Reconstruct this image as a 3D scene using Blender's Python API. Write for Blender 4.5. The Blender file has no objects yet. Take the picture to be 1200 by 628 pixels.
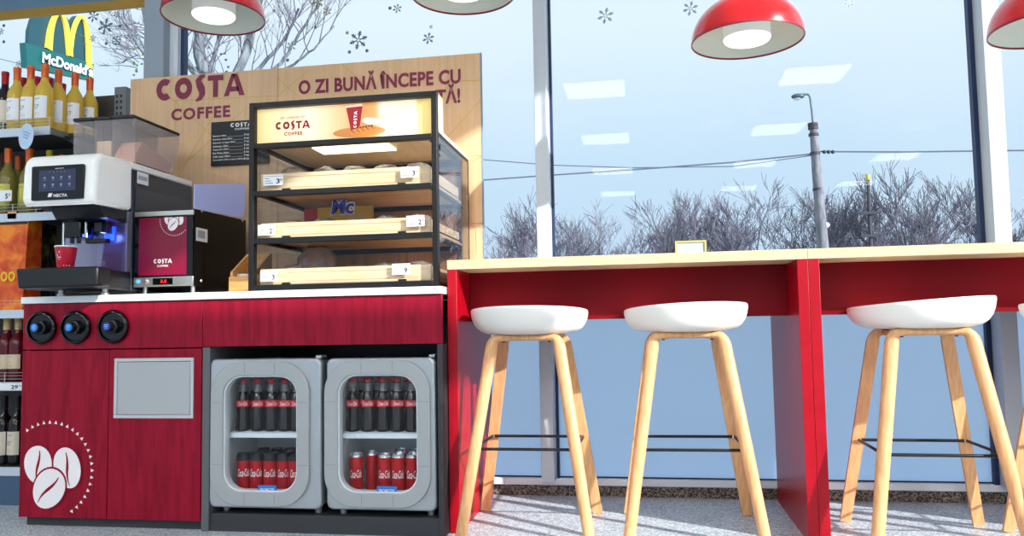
import bpy, math, random
from mathutils import Vector, Matrix
random.seed(7)
sc = bpy.context.scene
COL = sc.collection
PI = math.pi

# ------------------------------------------------------------------ camera
F, PPX, PPY = 928.58, 600.0, 320.04
YAW, PITCH, ROLL = -.167, .0688, -.0173
CAM = Vector((0, 0, .7444))
_cy, _sy, _cp, _sp, _cr, _sr = (math.cos(YAW), math.sin(YAW), math.cos(PITCH), math.sin(PITCH), math.cos(ROLL), math.sin(ROLL))
FW = Vector((_sy*_cp, _cy*_cp, _sp)); _r0 = Vector((_cy, -_sy, 0)); _u0 = _r0.cross(FW)
RT = _r0*_cr + _u0*_sr; UP = -_r0*_sr + _u0*_cr
cam_d = bpy.data.cameras.new('camera'); cam = bpy.data.objects.new('camera', cam_d); COL.objects.link(cam)
m = Matrix.Identity(4)
for i in range(3):
    m[i][0] = RT[i]; m[i][1] = UP[i]; m[i][2] = -FW[i]; m[i][3] = CAM[i]
cam.matrix_world = m
cam_d.sensor_width = 36; cam_d.lens = F*36/1200; cam_d.shift_y = (PPY-314)/1200
cam_d.clip_end = 500
sc.camera = cam

# ------------------------------------------------------------------ light and exposure
SKY_STRENGTH = .84
SUN_STRENGTH = 6.5
PANEL_STRENGTH = 21.0
LAMP_GLOW = 1.6
sc.view_settings.view_transform = 'Standard'; sc.view_settings.look = 'None'
sc.view_settings.exposure = 0.35; sc.view_settings.gamma = 1.0; sc.view_settings.use_curve_mapping = False

def lin(c):
    return tuple((v/255/12.92 if v/255 <= .04045 else ((v/255+.055)/1.055)**2.4) for v in c) + (1,)

world = bpy.data.worlds.new('sky'); sc.world = world; world.use_nodes = True
nt = world.node_tree; nt.nodes.clear()
tc = nt.nodes.new('ShaderNodeTexCoord'); sep = nt.nodes.new('ShaderNodeSeparateXYZ')
ramp = nt.nodes.new('ShaderNodeValToRGB'); bg = nt.nodes.new('ShaderNodeBackground'); out = nt.nodes.new('ShaderNodeOutputWorld')
nz = nt.nodes.new('ShaderNodeTexNoise'); nz.inputs['Scale'].default_value = 2.2; nz.inputs['Detail'].default_value = 3
mixc = nt.nodes.new('ShaderNodeMix'); mixc.data_type = 'RGBA'
nt.links.new(tc.outputs['Generated'], sep.inputs[0]); nt.links.new(tc.outputs['Generated'], nz.inputs['Vector'])
nt.links.new(sep.outputs['Z'], ramp.inputs[0])
e = ramp.color_ramp.elements
e[0].position = 0.0; e[0].color = lin((192, 214, 236))
e[1].position = .36; e[1].color = lin((226, 242, 253))
k = ramp.color_ramp.elements.new(.2); k.color = lin((200, 225, 245))
rp2 = nt.nodes.new('ShaderNodeValToRGB'); rp2.color_ramp.elements[0].position = .45; rp2.color_ramp.elements[1].position = .75
rp2.color_ramp.elements[1].color = (.35, .35, .35, 1)
nt.links.new(nz.outputs['Fac'], rp2.inputs[0]); nt.links.new(rp2.outputs[0], mixc.inputs[0])
nt.links.new(ramp.outputs[0], mixc.inputs[6]); mixc.inputs[7].default_value = lin((236, 245, 252))
nt.links.new(mixc.outputs[2], bg.inputs[0]); bg.inputs[1].default_value = SKY_STRENGTH
nt.links.new(bg.outputs[0], out.inputs[0])

sun_d = bpy.data.lights.new('sun', 'SUN'); sun = bpy.data.objects.new('sun', sun_d); COL.objects.link(sun)
sun_d.energy = SUN_STRENGTH; sun_d.angle = math.radians(.7); sun_d.color = (1, .97, .92)
sun.rotation_euler = Vector((-1, .6, -.5)).to_track_quat('-Z', 'Y').to_euler()
sun.location = (6, -3, 4)

# ------------------------------------------------------------------ materials
MATS = {}
def mat(name, c, rough=.5, metal=0., spec=.5, trans=0., emit=None, es=1., coat=0., ior=1.45):
    if name in MATS: return MATS[name]
    M = bpy.data.materials.new(name); M.use_nodes = True
    b = M.node_tree.nodes['Principled BSDF']
    b.inputs['Base Color'].default_value = lin(c); b.inputs['Roughness'].default_value = rough
    b.inputs['Metallic'].default_value = metal; b.inputs['Specular IOR Level'].default_value = spec
    b.inputs['Transmission Weight'].default_value = trans; b.inputs['Coat Weight'].default_value = coat; b.inputs['IOR'].default_value = ior
    if emit: b.inputs['Emission Color'].default_value = lin(emit); b.inputs['Emission Strength'].default_value = es
    MATS[name] = M; return M
def texmat(name, c1, c2, scale=(1, 1, 1), noise=8, detail=4, rough=.5, lo=.35, hi=.65, kind='noise', bump=0., c3=None, spec=.5, coat=0.):
    if name in MATS: return MATS[name]
    M = mat(name, c1, rough, spec=spec, coat=coat); t = M.node_tree; b = t.nodes['Principled BSDF']
    tc = t.nodes.new('ShaderNodeTexCoord'); mp = t.nodes.new('ShaderNodeMapping'); mp.inputs['Scale'].default_value = scale
    t.links.new(tc.outputs['Object'], mp.inputs[0])
    if kind == 'voronoi':
        n = t.nodes.new('ShaderNodeTexVoronoi'); n.inputs['Scale'].default_value = noise; o = n.outputs['Color']
        s = t.nodes.new('ShaderNodeSeparateColor'); t.links.new(o, s.inputs[0]); o = s.outputs[0]
    else:
        n = t.nodes.new('ShaderNodeTexNoise'); n.inputs['Scale'].default_value = noise; n.inputs['Detail'].default_value = detail
        n.inputs['Distortion'].default_value = .4; o = n.outputs['Fac']
    t.links.new(mp.outputs[0], n.inputs['Vector'])
    r = t.nodes.new('ShaderNodeValToRGB'); r.color_ramp.elements[0].position = lo; r.color_ramp.elements[1].position = hi
    r.color_ramp.elements[0].color = lin(c1); r.color_ramp.elements[1].color = lin(c2)
    if c3: q = r.color_ramp.elements.new((lo+hi)/2); q.color = lin(c3)
    t.links.new(o, r.inputs[0]); t.links.new(r.outputs[0], b.inputs['Base Color'])
    if bump:
        bp = t.nodes.new('ShaderNodeBump'); bp.inputs['Strength'].default_value = bump; bp.inputs['Distance'].default_value = .002
        t.links.new(o, bp.inputs['Height']); t.links.new(bp.outputs[0], b.inputs['Normal'])
    return M
def glassmat(name, tint=(255, 255, 255), ior=1.5, rough=0., refl=1., haze=0., hc=(226, 220, 220)):
    if name in MATS: return MATS[name]
    M = bpy.data.materials.new(name); M.use_nodes = True; t = M.node_tree; t.nodes.clear()
    tr = t.nodes.new('ShaderNodeBsdfTransparent'); tr.inputs[0].default_value = lin(tint)
    gl = t.nodes.new('ShaderNodeBsdfGlossy'); gl.inputs['Roughness'].default_value = rough
    r0 = ((ior-1)/(ior+1))**2*refl
    fr = t.nodes.new('ShaderNodeLayerWeight'); fr.inputs[0].default_value = .5
    pw = t.nodes.new('ShaderNodeMath'); pw.operation = 'POWER'; pw.inputs[1].default_value = 5.
    mu = t.nodes.new('ShaderNodeMath'); mu.operation = 'MULTIPLY_ADD'; mu.inputs[1].default_value = 1-r0; mu.inputs[2].default_value = r0
    mx = t.nodes.new('ShaderNodeMixShader'); o = t.nodes.new('ShaderNodeOutputMaterial')
    t.links.new(fr.outputs['Facing'], pw.inputs[0]); t.links.new(pw.outputs[0], mu.inputs[0]); t.links.new(mu.outputs[0], mx.inputs[0])
    t.links.new(tr.outputs[0], mx.inputs[1]); t.links.new(gl.outputs[0], mx.inputs[2]); 
    if haze:
        df = t.nodes.new('ShaderNodeBsdfDiffuse'); df.inputs[0].default_value = lin(hc); m2 = t.nodes.new('ShaderNodeMixShader'); m2.inputs[0].default_value = haze
        t.links.new(mx.outputs[0], m2.inputs[1]); t.links.new(df.outputs[0], m2.inputs[2]); t.links.new(m2.outputs[0], o.inputs[0])
    else: t.links.new(mx.outputs[0], o.inputs[0])
    MATS[name] = M; return M

red_veneer = texmat('red_stained_veneer', (124, 6, 32), (148, 14, 42), (14, 14, 1.6), 3.2, 6, .42, bump=.1, spec=.2)
red_paint = texmat('red_lacquer_board', (150, 2, 22), (158, 4, 26), (3, 3, 3), 5, 2, .32, spec=.3)
oak = texmat('light_oak_board', (206, 176, 138), (220, 192, 156), (3, 30, 30), 2.5, 5, .45)
oak_v = texmat('sign_oak_veneer', (220, 180, 138), (229, 192, 152), (22, 22, 1.3), 2.4, 6, .55)
birch = texmat('pale_birch', (224, 190, 146), (240, 212, 172), (3, 25, 25), 2.5, 5, .5)
birch_side = texmat('pale_birch_side', (232, 208, 168), (243, 224, 190), (20, 3, 3), 2.5, 5, .5)
beech = texmat('beech_leg_wood', (202, 148, 98), (220, 170, 120), (35, 35, 2.2), 2.6, 5, .38, coat=.15)
white_shell = mat('white_moulded_shell', (236, 234, 228), .38)
black_metal = mat('black_metal', (22, 22, 24), .4, .3)
black_plastic = mat('black_plastic', (20, 21, 24), .35)
black_gloss = mat('black_gloss', (8, 8, 10), .08)
black_side = mat('black_side_sheet', (6, 5, 6), .3, spec=.25)
dark_plastic = mat('charcoal_plastic', (34, 37, 44), .4)
white_top = mat('white_laminate', (232, 236, 240), .35)
white_gloss = mat('white_gloss_plastic', (250, 249, 246), .25, coat=.2)
floor_m = texmat('speckled_terrazzo', (138, 150, 162), (214, 223, 231), (1, 1, 1), 190, 2, .42, lo=.15, hi=.8, kind='voronoi')
granite = texmat('brown_granite', (48, 40, 36), (150, 138, 124), (1, 1, 1), 170, 2, .35, lo=.3, hi=.95, kind='voronoi')
alu = mat('light_aluminium', (186, 196, 206), .45, .1)
alu_dark = mat('grey_aluminium', (128, 138, 148), .45, .2)
gasket = mat('dark_blue_gasket', (20, 44, 84), .5)
film = mat('frosted_blue_film', (168, 198, 226), .3)
_t = film.node_tree; _tl = _t.nodes.new('ShaderNodeBsdfTranslucent'); _tl.inputs[0].default_value = lin((226, 240, 255)); _mx = _t.nodes.new('ShaderNodeMixShader'); _mx.inputs[0].default_value = .85
_t.links.new(_t.nodes['Principled BSDF'].outputs[0], _mx.inputs[1]); _t.links.new(_tl.outputs[0], _mx.inputs[2]); _t.links.new(_mx.outputs[0], _t.nodes['Material Output'].inputs[0])
white_frame = mat('white_sill_paint', (222, 230, 238), .4)
gold_m = mat('gold_trim', (168, 132, 56), .4, .4)
steel = mat('brushed_steel', (200, 198, 192), .28, .9)
silver = mat('silver_paint', (176, 181, 186), .32, .55)
ring_grey = mat('door_ring_grey', (164, 168, 171), .42, .1)
grey_paint = mat('warm_grey_paint', (92, 94, 98), .5)
kick_m = mat('dark_grey_plinth', (52, 53, 58), .5)
maroon = mat('maroon_print', (134, 40, 72), .5)
gold_line = mat('gold_line', (212, 172, 84), .4, .2)
white_print = mat('white_print', (236, 230, 232), .5)
red_print = mat('red_print', (150, 22, 50), .5)
panel_red = mat('deep_red_print', (122, 0, 44), .3)
lamp_red = mat('lamp_red_enamel', (206, 18, 26), .22, coat=.5)
lamp_in = mat('lamp_inner_white', (214, 218, 210), .45)
lamp_em = mat('lamp_diffuser', (255, 255, 252), .4, emit=(255, 253, 245), es=LAMP_GLOW)
paper = mat('paper_white', (236, 238, 242), .5)
ink = mat('ink_black', (30, 30, 34), .6)
chalk = mat('chalk_white', (225, 225, 225), .6)
win_glass = glassmat('window_glass', (252, 254, 255), 1.5, refl=.13)
clear = glassmat('clear_acrylic', (252, 253, 254), 1.45, refl=.4)
clear_t = glassmat('hazy_acrylic', (252, 249, 248), 1.5, refl=1., haze=.2)
bark = texmat('bare_twig_bark', (84, 84, 100), (118, 116, 132), (1, 1, 1), 1.5, 2, .9)
bark_pale = texmat('pale_poplar_bark', (66, 74, 84), (126, 134, 142), (6, 6, 2), 2.5, 5, .9)
gold_twig = mat('yellow_twig', (176, 170, 120), .9)
orange_cap = mat('copper_foil', (214, 98, 44), .35, .35)
red_cap = mat('red_foil', (170, 16, 34), .4, .2)
cream_cap = mat('cream_wax', (196, 168, 120), .5)
white_wine = mat('white_wine_glass', (244, 206, 84), .06, trans=.35, ior=1.34)
dark_glass = mat('dark_bottle_glass', (20, 12, 14), .08)
rose_glass = mat('red_wine_glass', (88, 8, 20), .08)
cola = mat('cola_glass', (22, 10, 10), .07, coat=.3)
neck_clear = mat('clear_glass_neck', (120, 118, 122), .08)
coke_red = mat('cola_red_print', (206, 14, 26), .35)
can_red = mat('can_red_metal', (190, 12, 24), .28, .35)
can_top = mat('can_aluminium', (200, 202, 206), .25, .9)
blue_label = mat('blue_label', (24, 118, 206), .4)
liner = mat('fridge_white_liner', (214, 222, 226), .5)

# ------------------------------------------------------------------ mesh helpers
class MB:
    def __init__(s): s.v = []; s.f = []; s.mi = []; s.m = 0; s.sm = []; s.smooth = False
    def add(s, vs, fs):
        b = len(s.v); s.v += [tuple(p) for p in vs]
        for f in fs: s.f.append([b+i for i in f]); s.mi.append(s.m); s.sm.append(s.smooth)
        return s
    def box(s, x0, x1, y0, y1, z0, z1):
        x0, x1 = sorted((x0, x1)); y0, y1 = sorted((y0, y1)); z0, z1 = sorted((z0, z1))
        return s.add([(x0,y0,z0),(x1,y0,z0),(x1,y1,z0),(x0,y1,z0),(x0,y0,z1),(x1,y0,z1),(x1,y1,z1),(x0,y1,z1)],
              [(0,3,2,1),(4,5,6,7),(0,1,5,4),(1,2,6,5),(2,3,7,6),(3,0,4,7)])
    def prism(s, pts, y0, y1):            # XZ outline, counter-clockwise seen from -Y, extruded along Y
        n = len(pts)
        a = sum(pts[i][0]*pts[(i+1) % n][1]-pts[(i+1) % n][0]*pts[i][1] for i in range(n))
        if a < 0: pts = pts[::-1]
        vs = [(x, y0, z) for x, z in pts]+[(x, y1, z) for x, z in pts]
        return s.add(vs, [list(range(n)), list(range(2*n-1, n-1, -1))]+[(i, i+n, (i+1) % n+n, (i+1) % n) for i in range(n)])
    def prismx(s, pts, x0, x1):           # YZ outline extruded along X
        n = len(pts)
        a = sum(pts[i][0]*pts[(i+1) % n][1]-pts[(i+1) % n][0]*pts[i][1] for i in range(n))
        if a < 0: pts = pts[::-1]
        vs = [(x1, y, z) for y, z in pts]+[(x0, y, z) for y, z in pts]
        return s.add(vs, [list(range(n)), list(range(2*n-1, n-1, -1))]+[(i, i+n, (i+1) % n+n, (i+1) % n) for i in range(n)])
    def lathe(s, prof, c=(0, 0, 0), n=24, ax='z', cap=True, sx=1, sy=1):
        c = Vector(c); vs = []; fs = []; s.smooth = True
        def P(r, z, a):
            if ax == 'z': return (c.x+r*math.cos(a)*sx, c.y+r*math.sin(a)*sy, c.z+z)
            if ax == 'y': return (c.x+r*math.cos(a)*sx, c.y-z, c.z+r*math.sin(a)*sy)   # z grows towards -Y
            return (c.x+z, c.y+r*math.cos(a), c.z+r*math.sin(a))
        for r, z in prof:
            for i in range(n): vs.append(P(r, z, 2*PI*i/n))
        for j in range(len(prof)-1):
            for i in range(n):
                k = (i+1) % n; fs.append((j*n+i, j*n+k, (j+1)*n+k, (j+1)*n+i))
        s.add(vs, fs)
        if cap:
            s.smooth = False
            if prof[0][0] > 1e-5: s.add(vs[:n], [list(range(n-1, -1, -1))])
            if prof[-1][0] > 1e-5: s.add(vs[-n:], [list(range(n))])
        s.smooth = False
        return s
    def tube(s, pts, r, n=8, cap=True):
        pts = [Vector(p) for p in pts]; R = r if isinstance(r, (list, tuple)) else [r]*len(pts)
        vs = []; fs = []; s.smooth = n > 4
        prev = None
        for i, p in enumerate(pts):
            t = (pts[min(i+1, len(pts)-1)]-pts[max(i-1, 0)]).normalized()
            if prev is None: a = t.orthogonal().normalized()
            else: a = (prev-t*prev.dot(t)).normalized()
            prev = a; b = t.cross(a)
            for k in range(n):
                q = 2*PI*k/n; vs.append(p+(a*math.cos(q)+b*math.sin(q))*R[i])
        for j in range(len(pts)-1):
            for i in range(n):
                k = (i+1) % n; fs.append((j*n+i, j*n+k, (j+1)*n+k, (j+1)*n+i))
        s.add(vs, fs)
        if cap: s.smooth = False; s.add(vs[:n], [list(range(n-1, -1, -1))]); s.add(vs[-n:], [list(range(n))])
        s.smooth = False
        return s
    def sphere(s, c, r, n=14, k=8, sz=1, sx=1, sy=1):
        return s.lathe([(max(r*math.sin(PI*i/k), 0), -r*math.cos(PI*i/k)*sz) for i in range(k+1)], c, n, cap=False, sx=sx, sy=sy)

def obj(name, mb, mats, parent=None, bev=0., seg=2, ang=35):
    if not isinstance(mats, (list, tuple)): mats = [mats]
    if parent: base = Vector(parent['_base'])
    else:
        xs, ys, zs = zip(*mb.v); base = Vector(((min(xs)+max(xs))/2, (min(ys)+max(ys))/2, min(zs)))
    me = bpy.data.meshes.new(name); me.from_pydata([tuple(Vector(p)-base) for p in mb.v], [], mb.f)
    for q in mats: me.materials.append(q)
    me.polygons.foreach_set('material_index', mb.mi); me.polygons.foreach_set('use_smooth', mb.sm)
    me.update()
    try: me.set_sharp_from_angle(angle=math.radians(50))
    except Exception: pass
    o = bpy.data.objects.new(name, me); COL.objects.link(o)
    o['_base'] = tuple(base)
    if parent: o.parent = parent; o.location = base-Vector(parent['_base']) if parent.type != 'MESH' else (0, 0, 0)
    else: o.location = base
    if bev:
        b = o.modifiers.new('bevel', 'BEVEL'); b.width = bev; b.segments = seg; b.limit_method = 'ANGLE'; b.angle_limit = math.radians(ang)
    return o
def thing(name, label, cat, loc, group=None):
    o = bpy.data.objects.new(name, None); COL.objects.link(o); o.location = loc; o['_base'] = tuple(loc)
    o.empty_display_size = .05
    o['label'] = label; o['category'] = cat
    if group: o['group'] = group
    return o
def tag(o, label, cat, group=None, kind=None):
    o['label'] = label; o['category'] = cat
    if group: o['group'] = group
    if kind: o['kind'] = kind
    return o
def struct(name, mb, mats, parent=None, bev=0.):
    o = obj(name, mb, mats, parent, bev)
    if not parent: o['kind'] = 'structure'
    return o
def kids(o): return [c for c in bpy.data.objects if c.parent == o]
def dup(root, loc, rotz=None, label=None, scale=None):
    def rec(o, par):
        c = o.copy(); COL.objects.link(c)
        if par: c.parent = par
        for ch in kids(o): rec(ch, c)
        return c
    r = rec(root, None); r.location = loc; r['_base'] = tuple(loc)
    if rotz is not None: r.rotation_euler = (0, 0, rotz)
    if scale: r.scale = scale
    if label: r['label'] = label
    return r

def ray(x, y): return RT*((x-PPX)/F)-UP*((y-PPY)/F)+FW
def px(x, y, Y):                              # the point of the plane at depth Y behind a picture point
    d = ray(x, y); return CAM+d*(Y/d.y)
def pxX(x, y, X): d = ray(x, y); return CAM+d*(X/d.x)

_tc = {}
def glyphs(s, off=0., shear=0., body_space=1.):
    key = (s, off, shear, body_space)
    if key in _tc: return _tc[key]
    cu = bpy.data.curves.new('t', 'FONT'); cu.body = s; cu.size = 1; cu.offset = off; cu.shear = shear; cu.resolution_u = 3; cu.space_character = body_space
    o = bpy.data.objects.new('t', cu); COL.objects.link(o); bpy.context.view_layer.update()
    me = o.evaluated_get(bpy.context.evaluated_depsgraph_get()).to_mesh()
    vs = [tuple(v.co) for v in me.vertices]; fs = [list(p.vertices) for p in me.polygons]
    fs = [f if me.polygons[i].normal.z >= 0 else f[::-1] for i, f in enumerate(fs)]
    bpy.data.objects.remove(o); bpy.data.curves.remove(cu)
    _tc[key] = (vs, fs); return vs, fs
def text(mb, s, x0, x1, z0, z1, y, off=0., shear=0., plane='y', wrap=None, sp=1., slope=0.):
    vs, fs = glyphs(s, off, shear, sp)
    if not vs: return mb
    ax = min(v[0] for v in vs); bx = max(v[0] for v in vs); ay = min(v[1] for v in vs); by = max(v[1] for v in vs)
    o = []
    for v in vs:
        u = (v[0]-ax)/(bx-ax); w = (v[1]-ay)/(by-ay)
        X = x0+(x1-x0)*u; Z = z0+(z1-z0)*w
        if plane == 'y': o.append((X, y, Z+slope*(X-x0)))
        elif plane == 'x': o.append((y, X, Z))                 # on a face that looks to +X, reading along +Y
        elif plane == 'wrap':                                  # X is an angle about wrap=(cx,cy,r), 0 faces the camera
            cx, cyy, r = wrap; o.append((cx+r*math.sin(X), cyy-r*math.cos(X), Z))
    return mb.add(o, fs)

def costa(mb, x0, x1, z0, z1, y, f=None):
    W = 5.08
    if f is None: f = lambda u, w: (x0+(x1-x0)*u/W, y, z0+(z1-z0)*w)
    def ring(cx, a0, a1, ro=.5, ri=.2, n=28):
        vs = []; 
        for i in range(n+1):
            a = math.radians(a0+(a1-a0)*i/n); vs += [f(cx+ro*math.cos(a), .5+ro*math.sin(a)), f(cx+ri*math.cos(a), .5+ri*math.sin(a))]
        mb.add(vs, [(2*i, 2*i+2, 2*i+3, 2*i+1) for i in range(n)])
    ring(.5, 52, 308); ring(1.58, 0, 360)
    sp = [(2.82, 1.03, .05), (2.58, .97, .11), (2.44, .80, .17), (2.50, .62, .19), (2.62, .42, .20), (2.66, .20, .17), (2.54, .0, .11), (2.30, -.12, .04)]
    vs = []
    for i, (u, w, h) in enumerate(sp):
        a = sp[max(i-1, 0)]; b = sp[min(i+1, len(sp)-1)]; tx, tz = b[0]-a[0], b[1]-a[1]; l = math.hypot(tx, tz); nx, nz_ = -tz/l, tx/l
        vs += [f(u-nx*h, w-nz_*h), f(u+nx*h, w+nz_*h)]
    mb.add(vs, [(2*i, 2*i+1, 2*i+3, 2*i+2) for i in range(len(sp)-1)])
    def poly(ps): mb.add([f(*p) for p in ps], [list(range(len(ps)))])
    poly([(2.98, .76), (3.86, .76), (3.86, 1), (2.98, 1)]); poly([(3.28, 0), (3.56, 0), (3.56, .76), (3.28, .76)])
    poly([(3.9, 0), (4.18, 0), (4.52, 1), (4.32, 1)]); poly([(4.78, 0), (5.08, 0), (4.66, 1), (4.38, 1)]); poly([(4.24, .2), (4.76, .2), (4.70, .42), (4.30, .42)])
    return mb
def bean(mb, cx, cz, w, h, rot, y, f=None):
    """one coffee bean mark: background outline (slot 1), white body (slot 0), curved groove (slot 1)"""
    c, s_ = math.cos(rot), math.sin(rot)
    g = f or (lambda a, b, yy: (a, yy, b))
    def P(u, v, d): return g(cx+u*c-v*s_, cz+u*s_+v*c, y-d)
    n = 30
    for k, d, mi in ((1.1, 0, 1), (1.0, .0004, 0)):
        mb.m = mi; mb.add([P(w/2*k*math.cos(2*PI*i/n)*(1+.06*math.sin(2*PI*i/n)), h/2*k*math.sin(2*PI*i/n), d) for i in range(n)], [list(range(n))])
    mb.m = 1; q = []; L = 9
    for i in range(L):
        t = -.86+1.6*i/(L-1); off = .10*w*math.sin(t*2.4); th = .055*w*max(.25, 1-abs(t))
        q += [P(off-th, h/2*t, .0008), P(off+th, h/2*t, .0008)]
    mb.add(q, [(2*i, 2*i+1, 2*i+3, 2*i+2) for i in range(L-1)])
    mb.m = 0
def rrect(cx, cz, hw, hh, r, n=8, bulge=0.):
    pts = []
    for (sx, sz, a0) in ((1, 1, 0), (-1, 1, 90), (-1, -1, 180), (1, -1, 270)):
        for i in range(n+1):
            a = math.radians(a0+90*i/n); pts.append([cx+sx*(hw-r)+r*math.cos(a), cz+sz*(hh-r)+r*math.sin(a)])
    if bulge:
        for p in pts: p[0] += bulge*(1-((p[1]-cz)/hh)**2)*(1 if p[0] > cx else -1)
    return [tuple(p) for p in pts]
def ring_plate(mb, outer, inner, y0, y1, y1i=None):
    n = len(outer); y1i = y0 if y1i is None else y1i
    vs = [(x, y0, z) for x, z in outer]+[(x, y1i, z) for x, z in inner]+[(x, y1, z) for x, z in outer]+[(x, y1, z) for x, z in inner]
    fs = []
    for i in range(n):
        k = (i+1) % n
        fs += [(i, k, n+k, n+i), (2*n+k, 2*n+i, 3*n+i, 3*n+k), (k, i, 2*n+i, 2*n+k), (n+i, n+k, 3*n+k, 3*n+i)]
    mb.add(vs, fs); return mb

# ------------------------------------------------------------------ the setting
WY = 3.567                                     # window wall plane
struct('sun_block_wall', MB().box(4.42, 4.52, -8, -.30, 0, 3.1), mat('wall_white', (214, 214, 212), .8))  # unseen wall, added to keep the sun off the coffee cabinet
struct('floor', MB().box(-7, 7, -8, WY, -.05, 0), floor_m)
ground = struct('ground', MB().box(-60, 60, WY+.12, 120, -.4, -.25), mat('winter_ground', (176, 178, 178), .9))
struct('baseboard_back', MB().box(-4.2, 4.2, WY-.02, WY+.1, 0, .048), granite)
struct('trim_1', MB().box(-4.2, 4.2, WY-.035, WY+.08, .048, .078), white_frame, bev=.003)
# ceiling: two fields with a grid of tiles and square light panels
ceil_m = mat('ceiling_tile', (226, 226, 222), .8)
struct('ceiling', MB().box(-7, 2.2, -8, WY, 3.1, 3.16).box(2.2, 4.42, -8, 0, 3.1, 3.16), ceil_m)  # open corner at the right is shaped to let the sun in
for i, X in enumerate((-.44, 1.62, 3.56)):
    for j, Y in enumerate((-.62, -2.72, -4.8, -6.9)):
        if i == 2 and j == 0: continue
        t = thing('ceiling_light', 'square ceiling light, mirrored in the window as %s patch of the %s row' % (('highest', 'second highest', 'third highest', 'lowest')[j], ('left', 'middle', 'right')[i]), 'ceiling light', (X, Y, 3.07), 'square lights in the shop ceiling')
        obj('diffuser', MB().box(X-.29, X+.29, Y-.29, Y+.29, 3.08, 3.098), mat('light_panel', (255, 255, 255), .5, emit=(255, 252, 246), es=PANEL_STRENGTH), t)
        f = MB()
        for a in (-1, 1): f.box(X-.31, X+.31, Y+a*.3-.01, Y+a*.3+.01, 3.07, 3.099); f.box(X+a*.3-.01, X+a*.3+.01, Y-.29, Y+.29, 3.07, 3.099)
        obj('frame', f, white_frame, t)
for j, (X, Y) in enumerate(((-2.5, -.62), (-2.5, -2.72), (-4.56, -2.72), (-4.56, -.62))):
    t = thing('ceiling_light', 'square ceiling light over the coffee side of the shop, %s' % ('nearer the counter', 'farther from the counter', 'far back by the wine shelving', 'above the wine shelving')[j], 'ceiling light', (X, Y, 3.07), 'square lights in the shop ceiling')
    obj('diffuser', MB().box(X-.29, X+.29, Y-.29, Y+.29, 3.08, 3.098), MATS['light_panel'], t)

# mullions, header and glazing
def mullion(n, x0, x1, y0=3.44, front=alu, side=alu):
    b = MB().box(x0, x1, y0, WY, .078, 3.1)
    o = struct('window_%d' % n, b, front, bev=.002); return o
mb = MB().box(px(168, 90, 3.485).x, px(191, 90, 3.485).x, 3.485, WY, .078, 3.1); w1 = struct('window_1', mb, mat('column_grey', (150, 162, 174), .5), bev=.002)
obj('gasket', MB().box(px(213, 90, 3.54).x, px(217, 90, 3.54).x, WY-.04, WY-.005, .078, 3.1), gasket, w1)
obj('mullion_edge', MB().box(px(191, 90, 3.485).x, px(210, 90, 3.55).x, WY-.03, WY, .078, 3.1), white_frame, w1)
mb = MB().box(-.466, -.410, 3.44, WY, .078, 3.1); w2 = struct('window_2', mb, alu, bev=.002)
obj('gasket', MB().box(-.408, -.398, WY-.03, WY-.005, .078, 3.1), gasket, w2)
mb = MB().box(1.386, 1.450, 3.44, WY, .078, 3.1); mb.box(1.45, 1.475, 3.5, WY, .078, 3.1); w3 = struct('window_3', mb, alu, bev=.002)
obj('gasket', MB().box(1.424-.02, 1.44-.02-.03, WY-.03, WY-.005, .078, 3.1).box(1.368, 1.386, WY-.04, WY-.005, .078, 3.1), gasket, w3)
b = MB().box(-4.2, -2.46, WY-.03, WY, 2.44, 3.1); w4 = struct('window_4', b, mat('header_blue_grey', (96, 126, 150), .5))
obj('gold_trim', MB().box(-4.2, -2.45, WY-.03, WY-.013, 2.396, 2.44), gold_m, w4)
# glass sheets above, frosted film panels below (hidden joint behind the table)
for n, (x0, x1) in enumerate(((-4.2, -2.39), (-2.25, -.466), (-.40, 1.39), (1.475, 4.2))):
    g = struct('window_%d' % (n+5), MB().box(x0, x1, WY-.012, WY-.006, .9, 3.1), win_glass)
    lp = obj('frosted_panel', MB().box(x0, x1, WY-.012, WY-.004, .078, .86), film, g)
    obj('transom', MB().box(x0, x1, WY-.03, WY+.03, .85, .9), alu, g)
    obj('gasket', MB().box(x0, x1, WY-.016, WY-.013, .079, .085), ink, g)

# ------------------------------------------------------------------ coffee counter
DC = 2.80; XL, XM, XR = -2.4547, -1.6765, -.731
cab = thing('coffee_cabinet', 'dark red veneered cabinet with two doors, coffee bean logo and grey flap', 'cabinet', ((XL+XM)/2, 3.1, 0))
obj('body', MB().box(XL, XL+.018, DC+.02, 3.42, .036, .872).box(XM-.02, XM-.002, DC+.02, 3.42, .036, .872).box(XL+.018, XM-.02, 3.40, 3.42, .036, .872).box(XL+.018, XM-.02, DC+.02, 3.4, .036, .054), red_veneer, cab)
obj('plinth', MB().box(XL+.012, XM-.004, DC+.03, 3.4, 0, .0355), kick_m, cab)
obj('fascia_panel', MB().box(XL, XM-.002, DC, DC+.019, .690, .872), red_veneer, cab, .0015)
dl = obj('door', MB().box(XL, -2.0725, DC, DC+.019, .037, .686), red_veneer, cab, .0015)
dr = obj('door', MB().box(-2.0695, XM-.004, DC, DC+.019, .037, .686), red_veneer, cab, .0015)
lg = MB(); y = DC-.0008
for cx, cy, w, h, r in ((45, 544.5, 33, 46, .12), (79.5, 548, 31, 50, .32), (58, 572.5, 36, 50, -.55)):
    p = px(cx, cy, DC); y -= .001; bean(lg, p.x, p.z, w*.0037, h*.00322, r, y)
c0 = px(58, 551, DC)
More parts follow.
